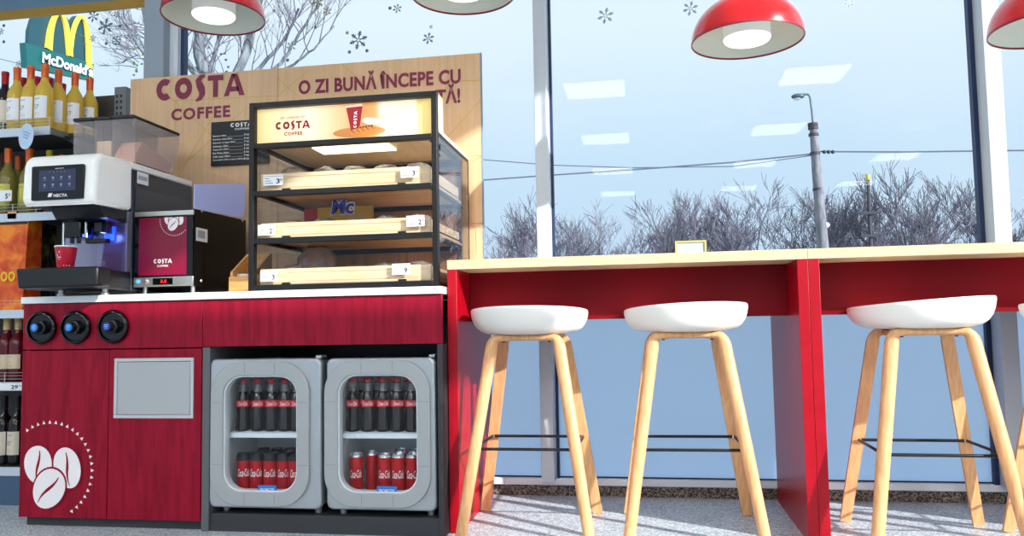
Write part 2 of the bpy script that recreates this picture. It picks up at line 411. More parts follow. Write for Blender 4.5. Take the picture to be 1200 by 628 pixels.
for i in range(25):
    a = math.radians(140-i*8.2)
    R = .186; cx, cz = c0.x+R*math.cos(a), c0.z+R*math.sin(a); s = .0085
    if cx-s < XL+.003: continue
    lg.add([(cx+s*math.cos(a), DC-.0008, cz+s*math.sin(a)), (cx+s*math.cos(a+2.2), DC-.0008, cz+s*math.sin(a+2.2)), (cx+s*math.cos(a-2.2), DC-.0008, cz+s*math.sin(a-2.2))], [(0, 1, 2)])
    lg.f[-1] = lg.f[-1][::-1]
obj('bean_logo', lg, [white_print, red_veneer], dl)
a = px(135, 420, DC); b = px(227, 489.5, DC)
f = MB(); x0, x1, z1, z0 = a.x, b.x, a.z, b.z-.002; w = .013
f.box(x0, x1, DC-.006, DC-.0002, z1-w, z1).box(x0, x1, DC-.006, DC-.0002, z0, z0+w).box(x0, x0+w, DC-.006, DC-.0002, z0+w, z1-w).box(x1-w, x1, DC-.006, DC-.0002, z0+w, z1-w)
hf = obj('flap_frame', f, mat('flap_frame_grey', (186, 190, 194), .4), dr, .002)
obj('flap', MB().box(x0+w+.002, x1-w-.002, DC-.004, DC-.0002, z0+w+.002, z1-w-.002), mat('flap_grey', (168, 172, 176), .35), dr)

fc = thing('fridge_cabinet', 'red fronted cabinet with an open bay holding two small fridges', 'cabinet', ((XM+XR)/2, 3.1, 0))
obj('fascia_panel', MB().box(XM, XR-.002, DC, DC+.019, .692, .872), red_veneer, fc, .0015)
obj('side_panel', MB().box(XM, XM+.03, DC+.002, 3.42, 0, .69), grey_paint, fc, .001)
obj('side_panel', MB().box(XR-.022, XR-.002, DC+.002, 3.42, 0, .69), kick_m, fc, .001)
obj('plinth', MB().box(XM+.031, XR-.023, DC+.012, 3.42, 0, .066), kick_m, fc, .001)
obj('back_panel', MB().box(XM+.031, XR-.023, 3.40, 3.42, .067, .87).box(XM+.031, XR-.023, DC+.02, 3.4, .80, .82), black_plastic, fc)

wt = obj('worktop', MB().box(XL-.004, XM-.004, DC-.012, 3.44, .873, .9), white_top, None, .002)
tag(wt, 'white worktop slab under the coffee machine', 'worktop')
wt = obj('worktop', MB().box(XM-.0025, XR-.0015, DC-.012, 3.44, .873, .9), white_top, None, .002)
tag(wt, 'white worktop slab under the glass pastry case', 'worktop')

# three round cup-lid holders on the fascia
for i, (cx, cy, lab) in enumerate(((47.5, 383.8, 'black round lid dispenser at the cabinet\'s left edge, leftmost of three'), (87.5, 383.5, 'black round lid dispenser between its two neighbours'), (131.5, 382.5, 'black round lid dispenser with dark blue badge, nearest the fridges'))):
    p = px(cx, cy, DC-.015); t = thing('lid_dispenser', lab, 'cup lid dispenser', (p.x, DC-.01, p.z), 'round lid dispensers on the cabinet fascia')
    R = .0655
    b = MB().lathe([(R*.82, .0), (R*.98, .002), (R, .008), (R*.99, .014), (R*.93, .02), (R*.83, .021), (R*.78, .012), (R*.4, .010), (0, .010)], (p.x, DC-.001, p.z), 48, 'y', cap=False)
    obj('dish', b, black_gloss, t)
    b = MB().lathe([(.030, .0), (.030, .012), (.026, .015), (.0, .015)], (p.x, DC-.0115, p.z), 6, 'y', cap=False); b.sm = [False]*len(b.f)
    k = obj('knob', b.lathe([(.02, .010), (.0195, .03), (.017, .034), (0, .034)], (p.x, DC-.014, p.z), 24, 'y', cap=False), black_plastic, t)
    bl = MB().lathe([(.0155, 0), (.0155, .0012), (0, .0012)], (p.x, DC-.0483, p.z), 24, 'y', cap=False)
    bl.m = 1; text(bl, 'TUBORG' if False else 'costa', p.x-.010, p.x+.010, p.z+.001, p.z+.007, DC-.0499); text(bl, 'lids', p.x-.006, p.x+.006, p.z-.008, p.z-.002, DC-.0499)
    bl = MB().lathe([(.0155, 0), (.0155, .0012), (0, .0012)], (p.x, DC-.0483, p.z), 24, 'y', cap=False); bl.m = 1
    for k2 in range(3): bl.box(p.x-.009+.002*k2, p.x+.008-.002*k2, DC-.0502, DC-.0496, p.z+.005-.006*k2, p.z+.0075-.006*k2)
    obj('badge', bl, [mat('badge_blue_%d' % (i // 2), ((34, 120, 214), (20, 60, 160))[i // 2], .35), mat('badge_lines', (170, 205, 240), .5)], k)

# ------------------------------------------------------------------ mini fridges, bottles and cans
def wrap_band(mb, cx, cy, r, z0, z1, n=24):
    return mb.lathe([(r, z0), (r, z1)], (cx, cy, 0), n, cap=False)
def make_cola_bottle(label):
    t = thing('cola_bottle', label, 'bottle', (0, 0, 0), 'cola bottles in the two mini fridges')
    pr = [(.020, 0), (.0265, .003), (.027, .012), (.0262, .045), (.0245, .060), (.0255, .078), (.0262, .095), (.0262, .118), (.0235, .134), (.0175, .152), (.0135, .168), (.0125, .182), (.0135, .186), (.0135, .19)]
    obj('glass_bottle', MB().lathe(pr, (0, 0, 0), 18), cola, t)
    lb = MB(); wrap_band(lb, 0, 0, .0266, .094, .119); lb.m = 1
    text(lb, 'Coca-Cola', -.75, .75, .099, .114, 0, .02, .35, 'wrap', (0, 0, .0269)); lb.m = 0
    obj('paper_label', lb, [coke_red, white_print], t)
    obj('cap', MB().lathe([(.0142, .186), (.015, .189), (.0146, .198), (.012, .200), (0, .200)], (0, 0, 0), 18, cap=False), coke_red, t)
    obj('neck', MB().lathe([(.0180, .1525), (.0140, .168), (.0130, .182)], (0, 0, 0), 18, cap=False), neck_clear, t)
    return t
def make_can(label, zero=False):
    t = thing('cola_can', label, 'can', (0, 0, 0), 'cola cans in the two mini fridges')
    b = MB().lathe([(.022, 0), (.0255, .006), (.0262, .012), (.0262, .134)], (0, 0, 0), 24)
    obj('can_body', b, can_red, t)
    lb = MB(); text(lb, 'Coca-Cola', -.85, .95, .058, .088, 0, .015, .35, 'wrap', (0, 0, .0265)); 
    if zero: lb.m = 1; wrap_band(lb, 0, 0, .0264, .118, .134)
    obj('print', lb, [white_print, ink], t)
    obj('can_lid', MB().lathe([(.0262, .134), (.0235, .143), (.0242, .146), (.0228, .146), (.022, .142), (0, .142)], (0, 0, 0), 24, cap=False), can_top if not zero else black_metal, t)
    return t
bot0 = make_cola_bottle(''); can0 = make_can(''); canz = make_can('', True)
used = set()
def place(proto, loc, label, rz=0.):
    if proto.name in used: return dup(proto, loc, rz, label)
    used.add(proto.name); proto.location = loc; proto.rotation_euler = (0, 0, rz); proto['label'] = label; return proto

def fridge(i, x0, x1, z0, z1, wx0, wz1, wx1, wz0, bx, cx, label, side, badge):
    Yf = DC-.006
    t = thing('mini_fridge', label, 'mini fridge', ((x0+x1)/2, 3.02, .066))
    cxm, czm = (x0+x1)/2, (z0+z1)/2; hw, hh = (x1-x0)/2, (z1-z0)/2
    wcx, wcz = (wx0+wx1)/2, (wz0+wz1)/2; whw, whh = (wx1-wx0)/2, (wz1-wz0)/2
    # door: silver shell, grey ring, gasket, pane
    out = rrect(cxm, czm, hw-.006, hh, .022, 10, .006); inn = rrect(wcx, wcz, whw+.008, whh+.008, .075, 10)
    d = MB(); ring_plate(d, out, inn, Yf+.014, Yf+.05)
    door = obj('door', d, silver, t, .01, 3, 60)
    rg = MB(); ring_plate(rg, rrect(wcx-.002, wcz, whw+.047, whh+.052, .115, 10, .004), rrect(wcx, wcz, whw, whh, .072, 10), Yf+.002, Yf+.016)
    r_ = obj('door_ring', rg, ring_grey, door, .003, 2, 60)
    sm = MB()
    for sx in (-1, 1):
        sm.box(wcx+sx*(whw+.004), wcx+sx*(whw+.044), Yf+.0012, Yf+.003, wcz+.115, wcz+.1158); sm.box(wcx+sx*(whw+.004), wcx+sx*(whw+.044), Yf+.0012, Yf+.003, wcz-.115, wcz-.1142)
        for sz in (-1, 1): sm.box(wcx+sx*.06-.0004, wcx+sx*.06+.0004, Yf+.0012, Yf+.003, wcz+sz*(whh+.004), wcz+sz*(whh+.048))
    obj('ring_seams', sm, grey_paint, r_)
    gk = MB(); ring_plate(gk, rrect(wcx, wcz, whw, whh, .072, 10), rrect(wcx, wcz, whw-.005, whh-.005, .068, 10), Yf+.010, Yf+.045)
    obj('white_gasket', gk, liner, door)
    pane = MB().prism(rrect(wcx, wcz, whw-.004, whh-.004, .068, 10), Yf+.022, Yf+.026); obj('glass_pane', pane, clear, door)
    # body
    bx0, bx1, by0, by1 = x0+.012, x1-.012, Yf+.052, Yf+.44; th = .022
    bd = MB().box(bx0, bx0+th, by0, by1, z0+.012, z1-.01).box(bx1-th, bx1, by0, by1, z0+.012, z1-.01).box(bx0+th, bx1-th, by0, by1, z1-.032, z1-.01).box(bx0+th, bx1-th, by0, by1, z0+.012, z0+.04).box(bx0+th, bx1-th, by1-.1, by1, z0+.04, z1-.032)
    obj('body_shell', bd, silver, t)
    li = MB(); a0, a1 = bx0+th, bx1-th; e = .003
    li.box(a0, a0+e, by0, by1-.1, z0+.04, z1-.034).box(a1-e, a1, by0, by1-.1, z0+.04, z1-.034).box(a0, a1, by1-.104, by1-.1, z0+.04, z1-.034).box(a0, a1, by0, by1-.1, z0+.04, z0+.044).box(a0, a1, by0, by1-.1, z1-.038, z1-.034)
    obj('inner_liner', li, liner, t)
    zs = px(400, 504.5, 2.93).z
    sh = MB().box(a0+e, a1-e, by0+.006, by0+.012, zs-.018, zs)
    for q in range(26): yy = by0+.014+q*.0095; sh.box(a0+e, a1-e, yy, yy+.003, zs-.004, zs)
    obj('shelf', sh, white_frame, t)
    st = MB().box(a0+e, a0+e+.004, by0+.02, by0+.03, z0+.05, z1-.05)
    for q in range(40): st.box(a0+e+.004, a0+e+.008, by0+.02, by0+.03, z0+.06+q*.012, z0+.066+q*.012)
    obj('shelf_track', st, steel, t)
    lt = px(badge[0], badge[1], Yf+.02); rb = px(badge[2], badge[3], Yf+.02)
    bb = MB().box(lt.x, rb.x, Yf+.017, Yf+.0215, rb.z, lt.z); bb.m = 1
    text(bb, 'FROZEN PRICE' if False else 'PROMOTIE', lt.x+.008, rb.x-.008, (lt.z+rb.z)/2-.004, (lt.z+rb.z)/2+.006, Yf+.0165, .01)
    obj('blue_sticker', bb, [blue_label, white_print], door)
    for sx in (x0+.05, x1-.04):
        for yy in (Yf+.07, Yf+.40): obj('foot', MB().lathe([(.012, .0662), (.014, .08), (.014, z0+.012)], (sx, yy, 0), 12), silver, t)
    obj('hinge_cap', MB().box(x1-.03, x1-.008, Yf+.02, Yf+.075, z1-.001, z1+.010), silver, t, .002)
    # bottles: a front row and a second row behind it
    yb = by0+.065; side_n = ('left fridge', 'right fridge')[i]
    ords = ('leftmost', 'second', 'third', 'fourth', 'rightmost')
    for k, q in enumerate(bx):
        X = px(q, 480, yb).x; place(bot0, (X, yb, zs+.0005), 'cola bottle in the front row of the %s, %s of five' % (side_n, ords[k]), math.atan2(-X, yb)+random.uniform(-.12, .12))
    for k in range(4):
        X = (px(bx[k], 480, yb).x+px(bx[k+1], 480, yb).x)/2-.012; place(bot0, (X, yb+.062, zs+.0005), 'cola bottle in the second row of the %s, %s of four' % (side_n, ('leftmost', 'second', 'third', 'rightmost')[k]), random.uniform(-.5, .5))
    zc = z0+.0445
    for k, q in enumerate(cx):
        pr = canz if i == 0 else can0; yy = yb-.01+(.055 if (i == 1 and k == 1) else 0)
        X = px(q, 550, yy).x; rz = 2.6 if (i == 1 and k == 1) else math.atan2(-X, yy)+random.uniform(-.25, .2)
        lab = 'red cola can%s in the %s, %s of the front row' % (' with black top' if i == 0 else '', side_n, ords[k])
        if i == 1 and k == 1: lab = 'red cola can turned round and set back in the right fridge'
        place(pr, (X, yy, zc), lab, rz)
    for k in (0, 1, 2, 3):
        if i == 1 and k < 2: continue
        X = (px(cx[k], 550, yb).x+px(cx[k+1], 550, yb).x)/2; place(canz if i == 0 else can0, (X+.004, yb+.105, zc), 'red cola can in the %s behind the front row, %s' % (side_n, ('behind the first gap', 'behind the second gap', 'behind the third gap', 'behind the fourth gap')[k]), .3)
fa = px(243, 421, DC); fb = px(377, 598, DC); wa = px(262, 440.5, DC); wb = px(348, 577.5, DC)
fridge(0, fa.x, fb.x, fb.z, fa.z, wa.x, wa.z, wb.x, wb.z, (284.5, 302.5, 318.5, 334.5, 348), (285.5, 301, 317, 332.5, 346), 'silver mini fridge with rounded window of black-topped cans, on the left', 0, (303, 568.5, 324, 579))
fa = px(380, 420, DC); fb = px(512.5, 600.5, DC); wa = px(395.5, 439, DC); wb = px(490, 579, DC)
fridge(1, fa.x, fb.x, fb.z, fa.z, wa.x, wa.z, wb.x, wb.z, (413.5, 431.5, 449, 466, 483), (417.5, 436, 451, 467, 484), 'silver mini fridge with rounded window, beside the table\'s side panel', 1, (442, 569.5, 465, 580.5))

# ------------------------------------------------------------------ high tables
DT, DB, AY = 2.866, 3.512, 3.08
def table(x0, x1, lab, tag_x):
    t = thing('bar_table', lab, 'bar table', ((x0+x1)/2, 3.2, 0), 'red and oak bar tables by the window')
    obj('tabletop', MB().box(x0, x1, DT, DB, .9645, 1.0), oak, t, .001)
    obj('side_panel', MB().box(x0, x0+.036, DT, DB, 0, .964), red_paint, t, .001)
    obj('side_panel', MB().box(x1-.036, x1, DT, DB, 0, .964), red_paint, t, .001)
    obj('apron', MB().box(x0+.0365, x1-.0365, AY, AY+.018, .772, .964), mat('shaded_red_board', (116, 2, 16), .45, spec=.15), t)  # apron: same red board, darkened for the shade under the tabletop
    return t
table(-.7285, .5555, 'red and oak bar table beside the coffee counter, two stools under it', 0)
table(.5565, 1.8405, 'red and oak bar table cut by the frame\'s right edge', 0)

# ------------------------------------------------------------------ stools
def dsweep(mb, pts, wid, dep, out):
    """D shaped bent-wood member: flat towards the stool's middle, rounded outside; the path lies in an XZ plane that leans in Y"""
    n = 9; vs = []
    for i, p in enumerate(pts):
        p = Vector(p); a = Vector(pts[max(i-1, 0)]); b = Vector(pts[min(i+1, len(pts)-1)]); t = (b-a).normalized()
        wd = Vector((t.z, 0, -t.x)).normalized(); dd = wd.cross(t).normalized()
        if dd.y*out < 0: dd = -dd
        W, D = wid[i]/2, dep
        sec = [(W*math.cos(PI*k/(n-1)), D*.35+D*.65*math.sin(PI*k/(n-1))) for k in range(n)]+[(-W*.95, 0), (W*.95, 0)]
        vs += [p+wd*u+dd*(v-D*.5) for u, v in sec]
    m_ = n+2; fs = []
    flip = False
    for j in range(len(pts)-1):
        for i in range(m_):
            k = (i+1) % m_; fs.append((j*m_+i, j*m_+k, (j+1)*m_+k, (j+1)*m_+i))
    mb.smooth = True; mb.add(vs, fs); mb.smooth = False
    mb.add(vs[:m_], [list(range(m_-1, -1, -1))]); mb.add(vs[-m_:], [list(range(m_))])
    return mb
def make_stool():
    t = thing('bar_stool', '', 'bar stool', (0, 0, 0), 'white and beech stools at the bar tables')
    H = .700
    for sx in (-1, 1):
        for sy in (-1, 1):
            ft = Vector((sx*.228, sy*.228, .004)); tp = Vector((sx*.126, sy*.128, .672)); pts = [ft.lerp(tp, k/4) for k in range(5)]
            dx = (tp-ft).normalized()
            p0 = tp; p1 = tp+dx*.040; p2 = Vector((sx*.086, sy*.118, H+.008))
            for k in range(1, 8):
                u = k/7; q1 = p0.lerp(p1, u); q2 = p1.lerp(p2, u); q = q1.lerp(q2, u); pts.append(q)
            wid = [.040, .042, .044, .045, .046]+[.046-.022*k/7 for k in range(1, 8)]
            obj('leg', dsweep(MB(), pts, wid, .026, sy), beech, t)
    for sy in (-1, 1):
        obj('crossbar', dsweep(MB(), [(-.088, sy*.118, H+.008), (0, sy*.118, H+.008), (.088, sy*.118, H+.008)], [.024]*3, .026, sy), beech, t)
    obj('seat_rail', MB().box(-.095, -.068, -.105, .105, H-.006, H+.012).box(.068, .095, -.105, .105, H-.006, H+.012), beech, t, .002)
    for sx in (-1, 1): obj('bolt', MB().lathe([(.006, -.004), (.006, .0), (0, 0)], (sx*.085, -.09, H-.006), 8), black_metal, t)
    z = .313; a = .178
    pts = [(-a, -.158, z-.004), (a, -.158, z-.004), (a+.004, -.15, z), (a+.004, .15, z), (a, .158, z), (-a, .158, z), (-a-.004, .15, z), (-a-.004, -.15, z), (-a, -.158, z-.004)]
    obj('foot_ring', MB().tube(pts, .0055, 8), black_metal, t)
    for sx in (-1, 1): obj('bolt', MB().lathe([(.006, 0), (.005, .005), (0, .006)], (sx*.177, .158, z), 10, 'y', cap=False), steel, t)
    # seat shell: round dish with a raised side
    s = MB(); s.smooth = True; N = 64; R = .228
    prof = [(0, .0, 0), (.45, .0, 0), (.60, .001, 0), (.72, .004, .05), (.82, .012, .12), (.895, .024, .25), (.95, .042, .45), (.982, .062, .7), (.998, .082, .92), (1.0, .090, 1), (.99, .096, 1), (.97, .094, 1), (.935, .078, .9), (.86, .052, .6), (.72, .034, .3), (.5, .024, .1), (0, .02, 0)]
    vs = []; fs = []
    for r, zz, k in prof:
        for i in range(N):
            ph = 2*PI*i/N; lift = k*(.015*math.cos(ph)-.006)
            rr = R*r*(1+.02*math.cos(2*ph)*r)
            vs.append((rr*math.cos(ph), rr*math.sin(ph), H+.018+zz+lift))
    for j in range(len(prof)-1):
        for i in range(N): k = (i+1) % N; fs.append((j*N+i, (j+1)*N+i, (j+1)*N+k, j*N+k) if False else (j*N+i, j*N+k, (j+1)*N+k, (j+1)*N+i))
    s.add(vs, [f[::-1] for f in fs])
    o = obj('seat', s, white_shell, t)
    me = o.data
    import bmesh
    bm = bmesh.new(); bm.from_mesh(me); bmesh.ops.remove_doubles(bm, verts=bm.verts, dist=1e-5); bmesh.ops.recalc_face_normals(bm, faces=bm.faces); bm.to_mesh(me); bm.free()
    for ch in kids(t):
        if ch.name.startswith(('leg', 'crossbar')):
            bm = bmesh.new(); bm.from_mesh(ch.data); bmesh.ops.recalc_face_normals(bm, faces=bm.faces); bm.to_mesh(ch.data); bm.free()
    return t
st0 = make_stool()
for k, (x, y, rz, lab) in enumerate(((-.441, 3.0, 0, 'white seated beech stool beside the coffee counter end'), (.141, 3.015, .02, 'white seated beech stool, middle one of the three full stools'),
        (.932, 2.948, -.02, 'white seated beech stool under the right-hand table, fully in view'), (1.462, 2.862, .03, 'white and beech stool cut off by the frame\'s right edge'))):
    if k == 0: st = st0; st.location = (x, y, 0); st['label'] = lab
    else: st = dup(st0, (x, y, 0), rz, lab)
    for ch in kids(st):
        if ch.name.startswith('seat') and not ch.name.startswith('seat_rail'): ch.rotation_euler = (0, 0, math.radians((-95, -65, -25, -40)[k]))

# ------------------------------------------------------------------ pendant lamps
def make_lamp():
    t = thing('pendant_lamp', '', 'pendant lamp', (0, 0, 0), 'red dome lamps above the tables')
    R = .2; n = 12
    prof = [(R*math.cos(math.radians(a)), .165*math.sin(math.radians(a))) for a in [90*k/n for k in range(n)]]+[(.012, .165)]
    inn = [(r*.985, z-.002) for r, z in prof[::-1]]
    s = MB().lathe([(R, -.004), (R, 0)]+prof[1:], (0, 0, 0), 64, cap=False)
    obj('shade', s, lamp_red, t)
    obj('inner_shade', MB().lathe(inn+[(R*.985, -.003), (R*.999, -.004)], (0, 0, 0), 64, cap=False), lamp_in, t)
    obj('diffuser', MB().lathe([(0, -.004), (.078, -.004), (.082, 0), (.084, .006)], (0, 0, 0), 40, cap=False), lamp_em, t)
    obj('diffuser_drum', MB().lathe([(.084, .006), (.084, .145)], (0, 0, 0), 40, cap=False), mat('milk_glass', (228, 232, 230), .35, emit=(255, 252, 244), es=.12), t)
    obj('rim', MB().lathe([(R*1.003, -.0055), (R*1.006, -.002), (R*1.003, .001), (R*.984, .001), (R*.982, -.002), (R*.984, -.0055), (R*1.003, -.0055)], (0, 0, 0), 64, cap=False), mat('rim_maroon', (130, 20, 44), .35), t)
    obj('cord', MB().tube([(0, 0, .163), (0, 0, 1.6)], .004, 8), black_plastic, t)
    obj('cord_grip', MB().lathe([(.02, .163), (.02, .19), (.008, .21), (.004, .21)], (0, 0, 0), 20), lamp_red, t)
    return t
lp0 = make_lamp()
for k, (cx, cy, Y, lab, sc_) in enumerate(((250.5, 19.5, 2.9, 'red dome pendant lamp above the coffee logo panel', 1), (542.5, -8, 2.87, 'red dome pendant lamp showing only its rim at the top edge', 1),
        (875.5, 47, 2.95, 'red dome pendant lamp hanging whole above the table', 1), (1237, 32, 2.88, 'red dome pendant lamp cut off by the frame\'s right edge', 1))):
    p = px(cx, cy, Y)
    if k == 0: lp = lp0; lp.location = p; lp['label'] = lab
    else: lp = dup(lp0, p, 0, lab)
    # the cord reaches the ceiling
    for ch in kids(lp):
        if ch.name.startswith('cord') and not ch.name.startswith('cord_grip'):
            ch.data = ch.data.copy()
            for v in ch.data.vertices:
                if v.co.z > 1: v.co.z = 3.1-p.z

# ------------------------------------------------------------------ logo panel behind the counter
SY = 3.455
sg = thing('logo_panel', 'tall oak veneer panel with maroon coffee lettering behind the counter', 'sign panel', (-1.6, SY, .9))
xs0, xs1 = -2.466, -.712
obj('board', MB().box(xs0, -1.695, SY, SY+.02, .905, 1.994), oak_v, sg, .001)
obj('board', MB().box(-1.693, xs1, SY, SY+.02, .905, 1.994), oak_v, sg, .001)
obj('board_edge', MB().box(xs1, xs1+.004, SY-.001, SY+.021, .905, 1.995), mat('edge_grey', (120, 140, 160), .5), sg)
def pp(x, y): p = px(x, y, SY); return p
a = pp(183, 122); b = pp(287, 91); c = pp(184, 93)
lt = MB(); z1 = (b.z+pp(200, 92).z)/2
x0, x1 = pp(183.5, 108).x, pp(287, 100).x; zb, zt = pp(235, 117).z, pp(235, 89.5).z
costa(lt, x0, x1, zb+.008, zt, SY-.002)
text(lt, 'COFFEE', pp(201, 133).x, pp(270, 130).x, pp(235, 139.5).z, pp(235, 125.5).z, SY-.002, .035, sp=1.15)
obj('logo_lettering', lt, maroon, sg)
lt = MB()
text(lt, 'O ZI BUN\u0102 \u00CENCEPE CU', pp(350, 100).x, pp(540, 92).x, pp(445, 104.5).z, pp(445, 82).z, SY-.002, .035, sp=1.05)
text(lt, 'T\u0102!', pp(511, 112).x, pp(539.5, 112).x, pp(528, 121.5).z, pp(528, 98.5).z, SY-.002, .035)
obj('slogan_lettering', lt, maroon, sg)
def gline(x0, y0, x1, y1, w=.0016):
    a, b = pp(x0, y0), pp(x1, y1); d = (b-a).normalized(); n = Vector((-d.z, 0, d.x))*w
    gl = MB().add([(q.x, SY-.0012, q.z) for q in (a-n, b-n, b+n, a+n)], [(0, 1, 2, 3)]); obj('gold_line', gl, gold_line, sg)
for l in ((177, 93, 290, 197), (203, 118, 330, 112), (208, 200, 290, 125), (326, 92, 380, 140), (326, 112, 360, 84), (400, 75, 440, 110), (525, 160, 563, 117), (205, 118, 205, 190), (540, 95, 563, 94), (250, 135, 205, 215), (552, 190, 565, 183)):
    gline(*l)
pj = MB()
for (x0, y0, x1, y1) in ((553, 183, 565, 182), (553, 262, 566, 261.5), (558, 262, 558, 298)):
    a, b = pp(x0, y0), pp(x1, y1); pj.box(a.x-.0008, b.x+.0008, SY-.0012, SY-.0004, b.z-.0008, a.z+.0008)
obj('panel_joints', pj, mat('joint_brown', (140, 104, 72), .6), sg)

# menu board
a = px(248, 142, SY-.012); b = px(315, 196, SY-.012)
mn = thing('menu_board', 'small black menu board with white price list, left of the pastry case', 'menu board', ((a.x+b.x)/2, SY-.012, b.z))
z0, z1 = px(250, 194.5, SY-.012).z, px(250, 143.5, SY-.012).z
obj('board', MB().box(a.x, b.x, SY-.016, SY-.0022, z0, z1), mat('chalkboard', (28, 29, 33), .5), mn, .001)
tx = MB(); yy = SY-.0168
costa(tx, px(270, 150, yy).x, px(296, 150, yy).x, z1-.030, z1-.010, yy)
text(tx, 'COFFEE', px(275, 150, yy).x, px(292, 150, yy).x, z1-.045, z1-.036, yy, .03)
for k, s in enumerate(('Espresso 40ml', 'Espresso dublu 80ml', 'Espresso cu lapte 90ml', 'Americano 120ml', 'Cappuccino 250ml', 'Flat White 240ml', 'Caffe Latte 240ml', 'Ciocolat\u0103 cald\u0103 cu lapte 240ml')):
    zz = z1-.064-k*.0165; L = len(s)*.0052
    text(tx, s, a.x+.010, a.x+.010+L, zz-.010, zz, yy, .02)
    tx.box(a.x+.01+L+.004, a.x+.165, yy-.0002, yy, zz-.0105, zz-.0097)
    text(tx, '%d lei' % (5+k % 4), a.x+.17, a.x+.195, zz-.010, zz, yy, .02)
obj('menu_text', tx, chalk, mn)

# ------------------------------------------------------------------ pastry case
CX0, CX1, CY0, CY1 = -1.512, -.756, 2.84, 3.384
CZ0, CZ1 = .903, 1.640
pc = thing('pastry_case', 'black framed wooden pastry case with lit coffee banner and three trays', 'display case', ((CX0+CX1)/2, 3.1, .901))
fw = .021
fr = MB().box(CX0, CX0+fw, CY0, CY0+.03, CZ0, CZ1).box(CX1-fw, CX1, CY0, CY0+.03, CZ0, CZ1)
fr.box(CX0+fw, CX1-fw, CY0, CY0+.03, CZ1-fw, CZ1)
for z0, z1 in ((1.458, 1.478), (1.270, 1.291), (1.085, 1.106), (.903, .925)): fr.box(CX0+fw, CX1-fw, CY0, CY0+.03, z0, z1)
obj('front_frame', fr, black_metal, pc, .0015)
obj('header_box', MB().box(CX0+.002, CX1-.001, CY0+.031, 2.942, 1.49, CZ1-.001).box(CX0+.002, CX1-.001, 2.942, CY1, 1.488, 1.503), birch_side, pc, .001)
# banner
bx0, bx1, bz0, bz1 = CX0+fw, CX1-fw, 1.478, CZ1-fw
by = CY0+.026
bn = MB().box(bx0, bx1, by, by+.004, bz0, bz1)
banner_m = mat('lit_banner', (246, 222, 170), .4, emit=(250, 222, 168), es=.42)
t_ = banner_m.node_tree; pb = t_.nodes['Principled BSDF']
tcn = t_.nodes.new('ShaderNodeTexCoord'); spn = t_.nodes.new('ShaderNodeSeparateXYZ'); rpn = t_.nodes.new('ShaderNodeValToRGB')
t_.links.new(tcn.outputs['Generated'], spn.inputs[0]); t_.links.new(spn.outputs[0], rpn.inputs[0])
ce = rpn.color_ramp.elements; ce[0].color = lin((238, 208, 140)); ce[1].position = 1.0; ce[1].color = lin((226, 200, 126))
for ps, cc in ((.3, (252, 232, 200)), (.45, (244, 200, 150)), (.62, (222, 150, 80)), (.68, (226, 170, 104)), (.72, (250, 234, 206)), (.9, (252, 236, 196)), (.92, (224, 196, 120))):
    q = ce.new(ps); q.color = lin(cc)
t_.links.new(rpn.outputs[0], pb.inputs['Base Color']); t_.links.new(rpn.outputs[0], pb.inputs['Emission Color'])
bo = obj('banner', bn, banner_m, pc)
em = lambda n, c: mat(n, c, .5, emit=c, es=.35)
def bq(x, y): p = px(x, y, by-.001); return (p.x, p.z)
bl = MB(); by2 = by-.0012
x0 = bq(323, 148)[0]; x1 = bq(363.5, 148)[0]; zt = bq(343, 142)[1]; zb = bq(343, 151)[1]
costa(bl, x0, x1, zb, zt, by2)
text(bl, 'COFFEE', bq(333, 155)[0], bq(354.5, 155)[0], bq(343, 158.5)[1], bq(343, 154.5)[1], by2, .03, sp=1.15)
text(bl, 'EST. LONDON 1971', bq(329, 138)[0], bq(358, 138)[0], bq(343, 139)[1], bq(343, 136.4)[1], by2, 0)
obj('banner_lettering', bl, em('banner_red', (128, 24, 30)), bo)
def poly(mb, pts, y): mb.add([(q[0], y, q[1]) for q in [bq(*p) for p in pts]][::-1], [list(range(len(pts)))])
c_ = MB(); poly(c_, [(405.5, 126), (425, 124), (421, 152), (411.5, 154)], by2); c_.m = 1; poly(c_, [(405, 126.5), (405.5, 124), (424.5, 121.5), (425.2, 124.2)], by2-.0003)
obj('printed_cup', c_, [em('cup_print', (164, 20, 40)), em('cup_lid_print', (240, 220, 200))], bo)
def ell(mb, cx, cy, rx, ry, y, rot=0, n=28):
    c, s = math.cos(rot), math.sin(rot); poly(mb, [(cx+rx*math.cos(2*PI*i/n)*c-ry*math.sin(2*PI*i/n)*s, cy+rx*math.cos(2*PI*i/n)*s+ry*math.sin(2*PI*i/n)*c) for i in range(n)], y)
c_ = MB(); ell(c_, 421, 154.5, 31, 6.2, by2+.0004, -.07); c_.m = 1; ell(c_, 436, 142, 12, 4.5, by2-.0001, .1)
obj('printed_board', c_, [em('board_print', (206, 136, 74)), em('napkin_print', (222, 216, 204))], bo)
c_ = MB(); ell(c_, 426, 153.5, 15.5, 6.2, by2-.0008, -.22); c_.m = 1
for k in range(5): ell(c_, 414+k*5.5, 154.6-k*1.4, .7, 2.8, by2-.0011, -.9)
c_.m = 2
for k in range(7): ell(c_, 416+k*3.3, 150.5-k*.55, 1.3, .9, by2-.0014, -.3)
obj('printed_pastry', c_, [em('pastry_print', (222, 140, 62)), em('pastry_ridge', (176, 92, 34)), em('pastry_seed', (90, 48, 24))], bo)
t2 = MB(); text(t2, 'COSTA', -.02, .02, 0, .01, by2, .03)
v0 = bq(416, 150); v1 = bq(416, 130)
c2 = MB(); W_ = 5.08
costa(c2, 0, 1, 0, 1, 0, f=lambda u, w: (v0[0]+.006-w*.0125+u/W_*(.004), by2-.0006, v0[1]+u/W_*(v1[1]-v0[1])))
obj('printed_cup_lettering', c2, em('cup_letter', (250, 236, 226)), bo)
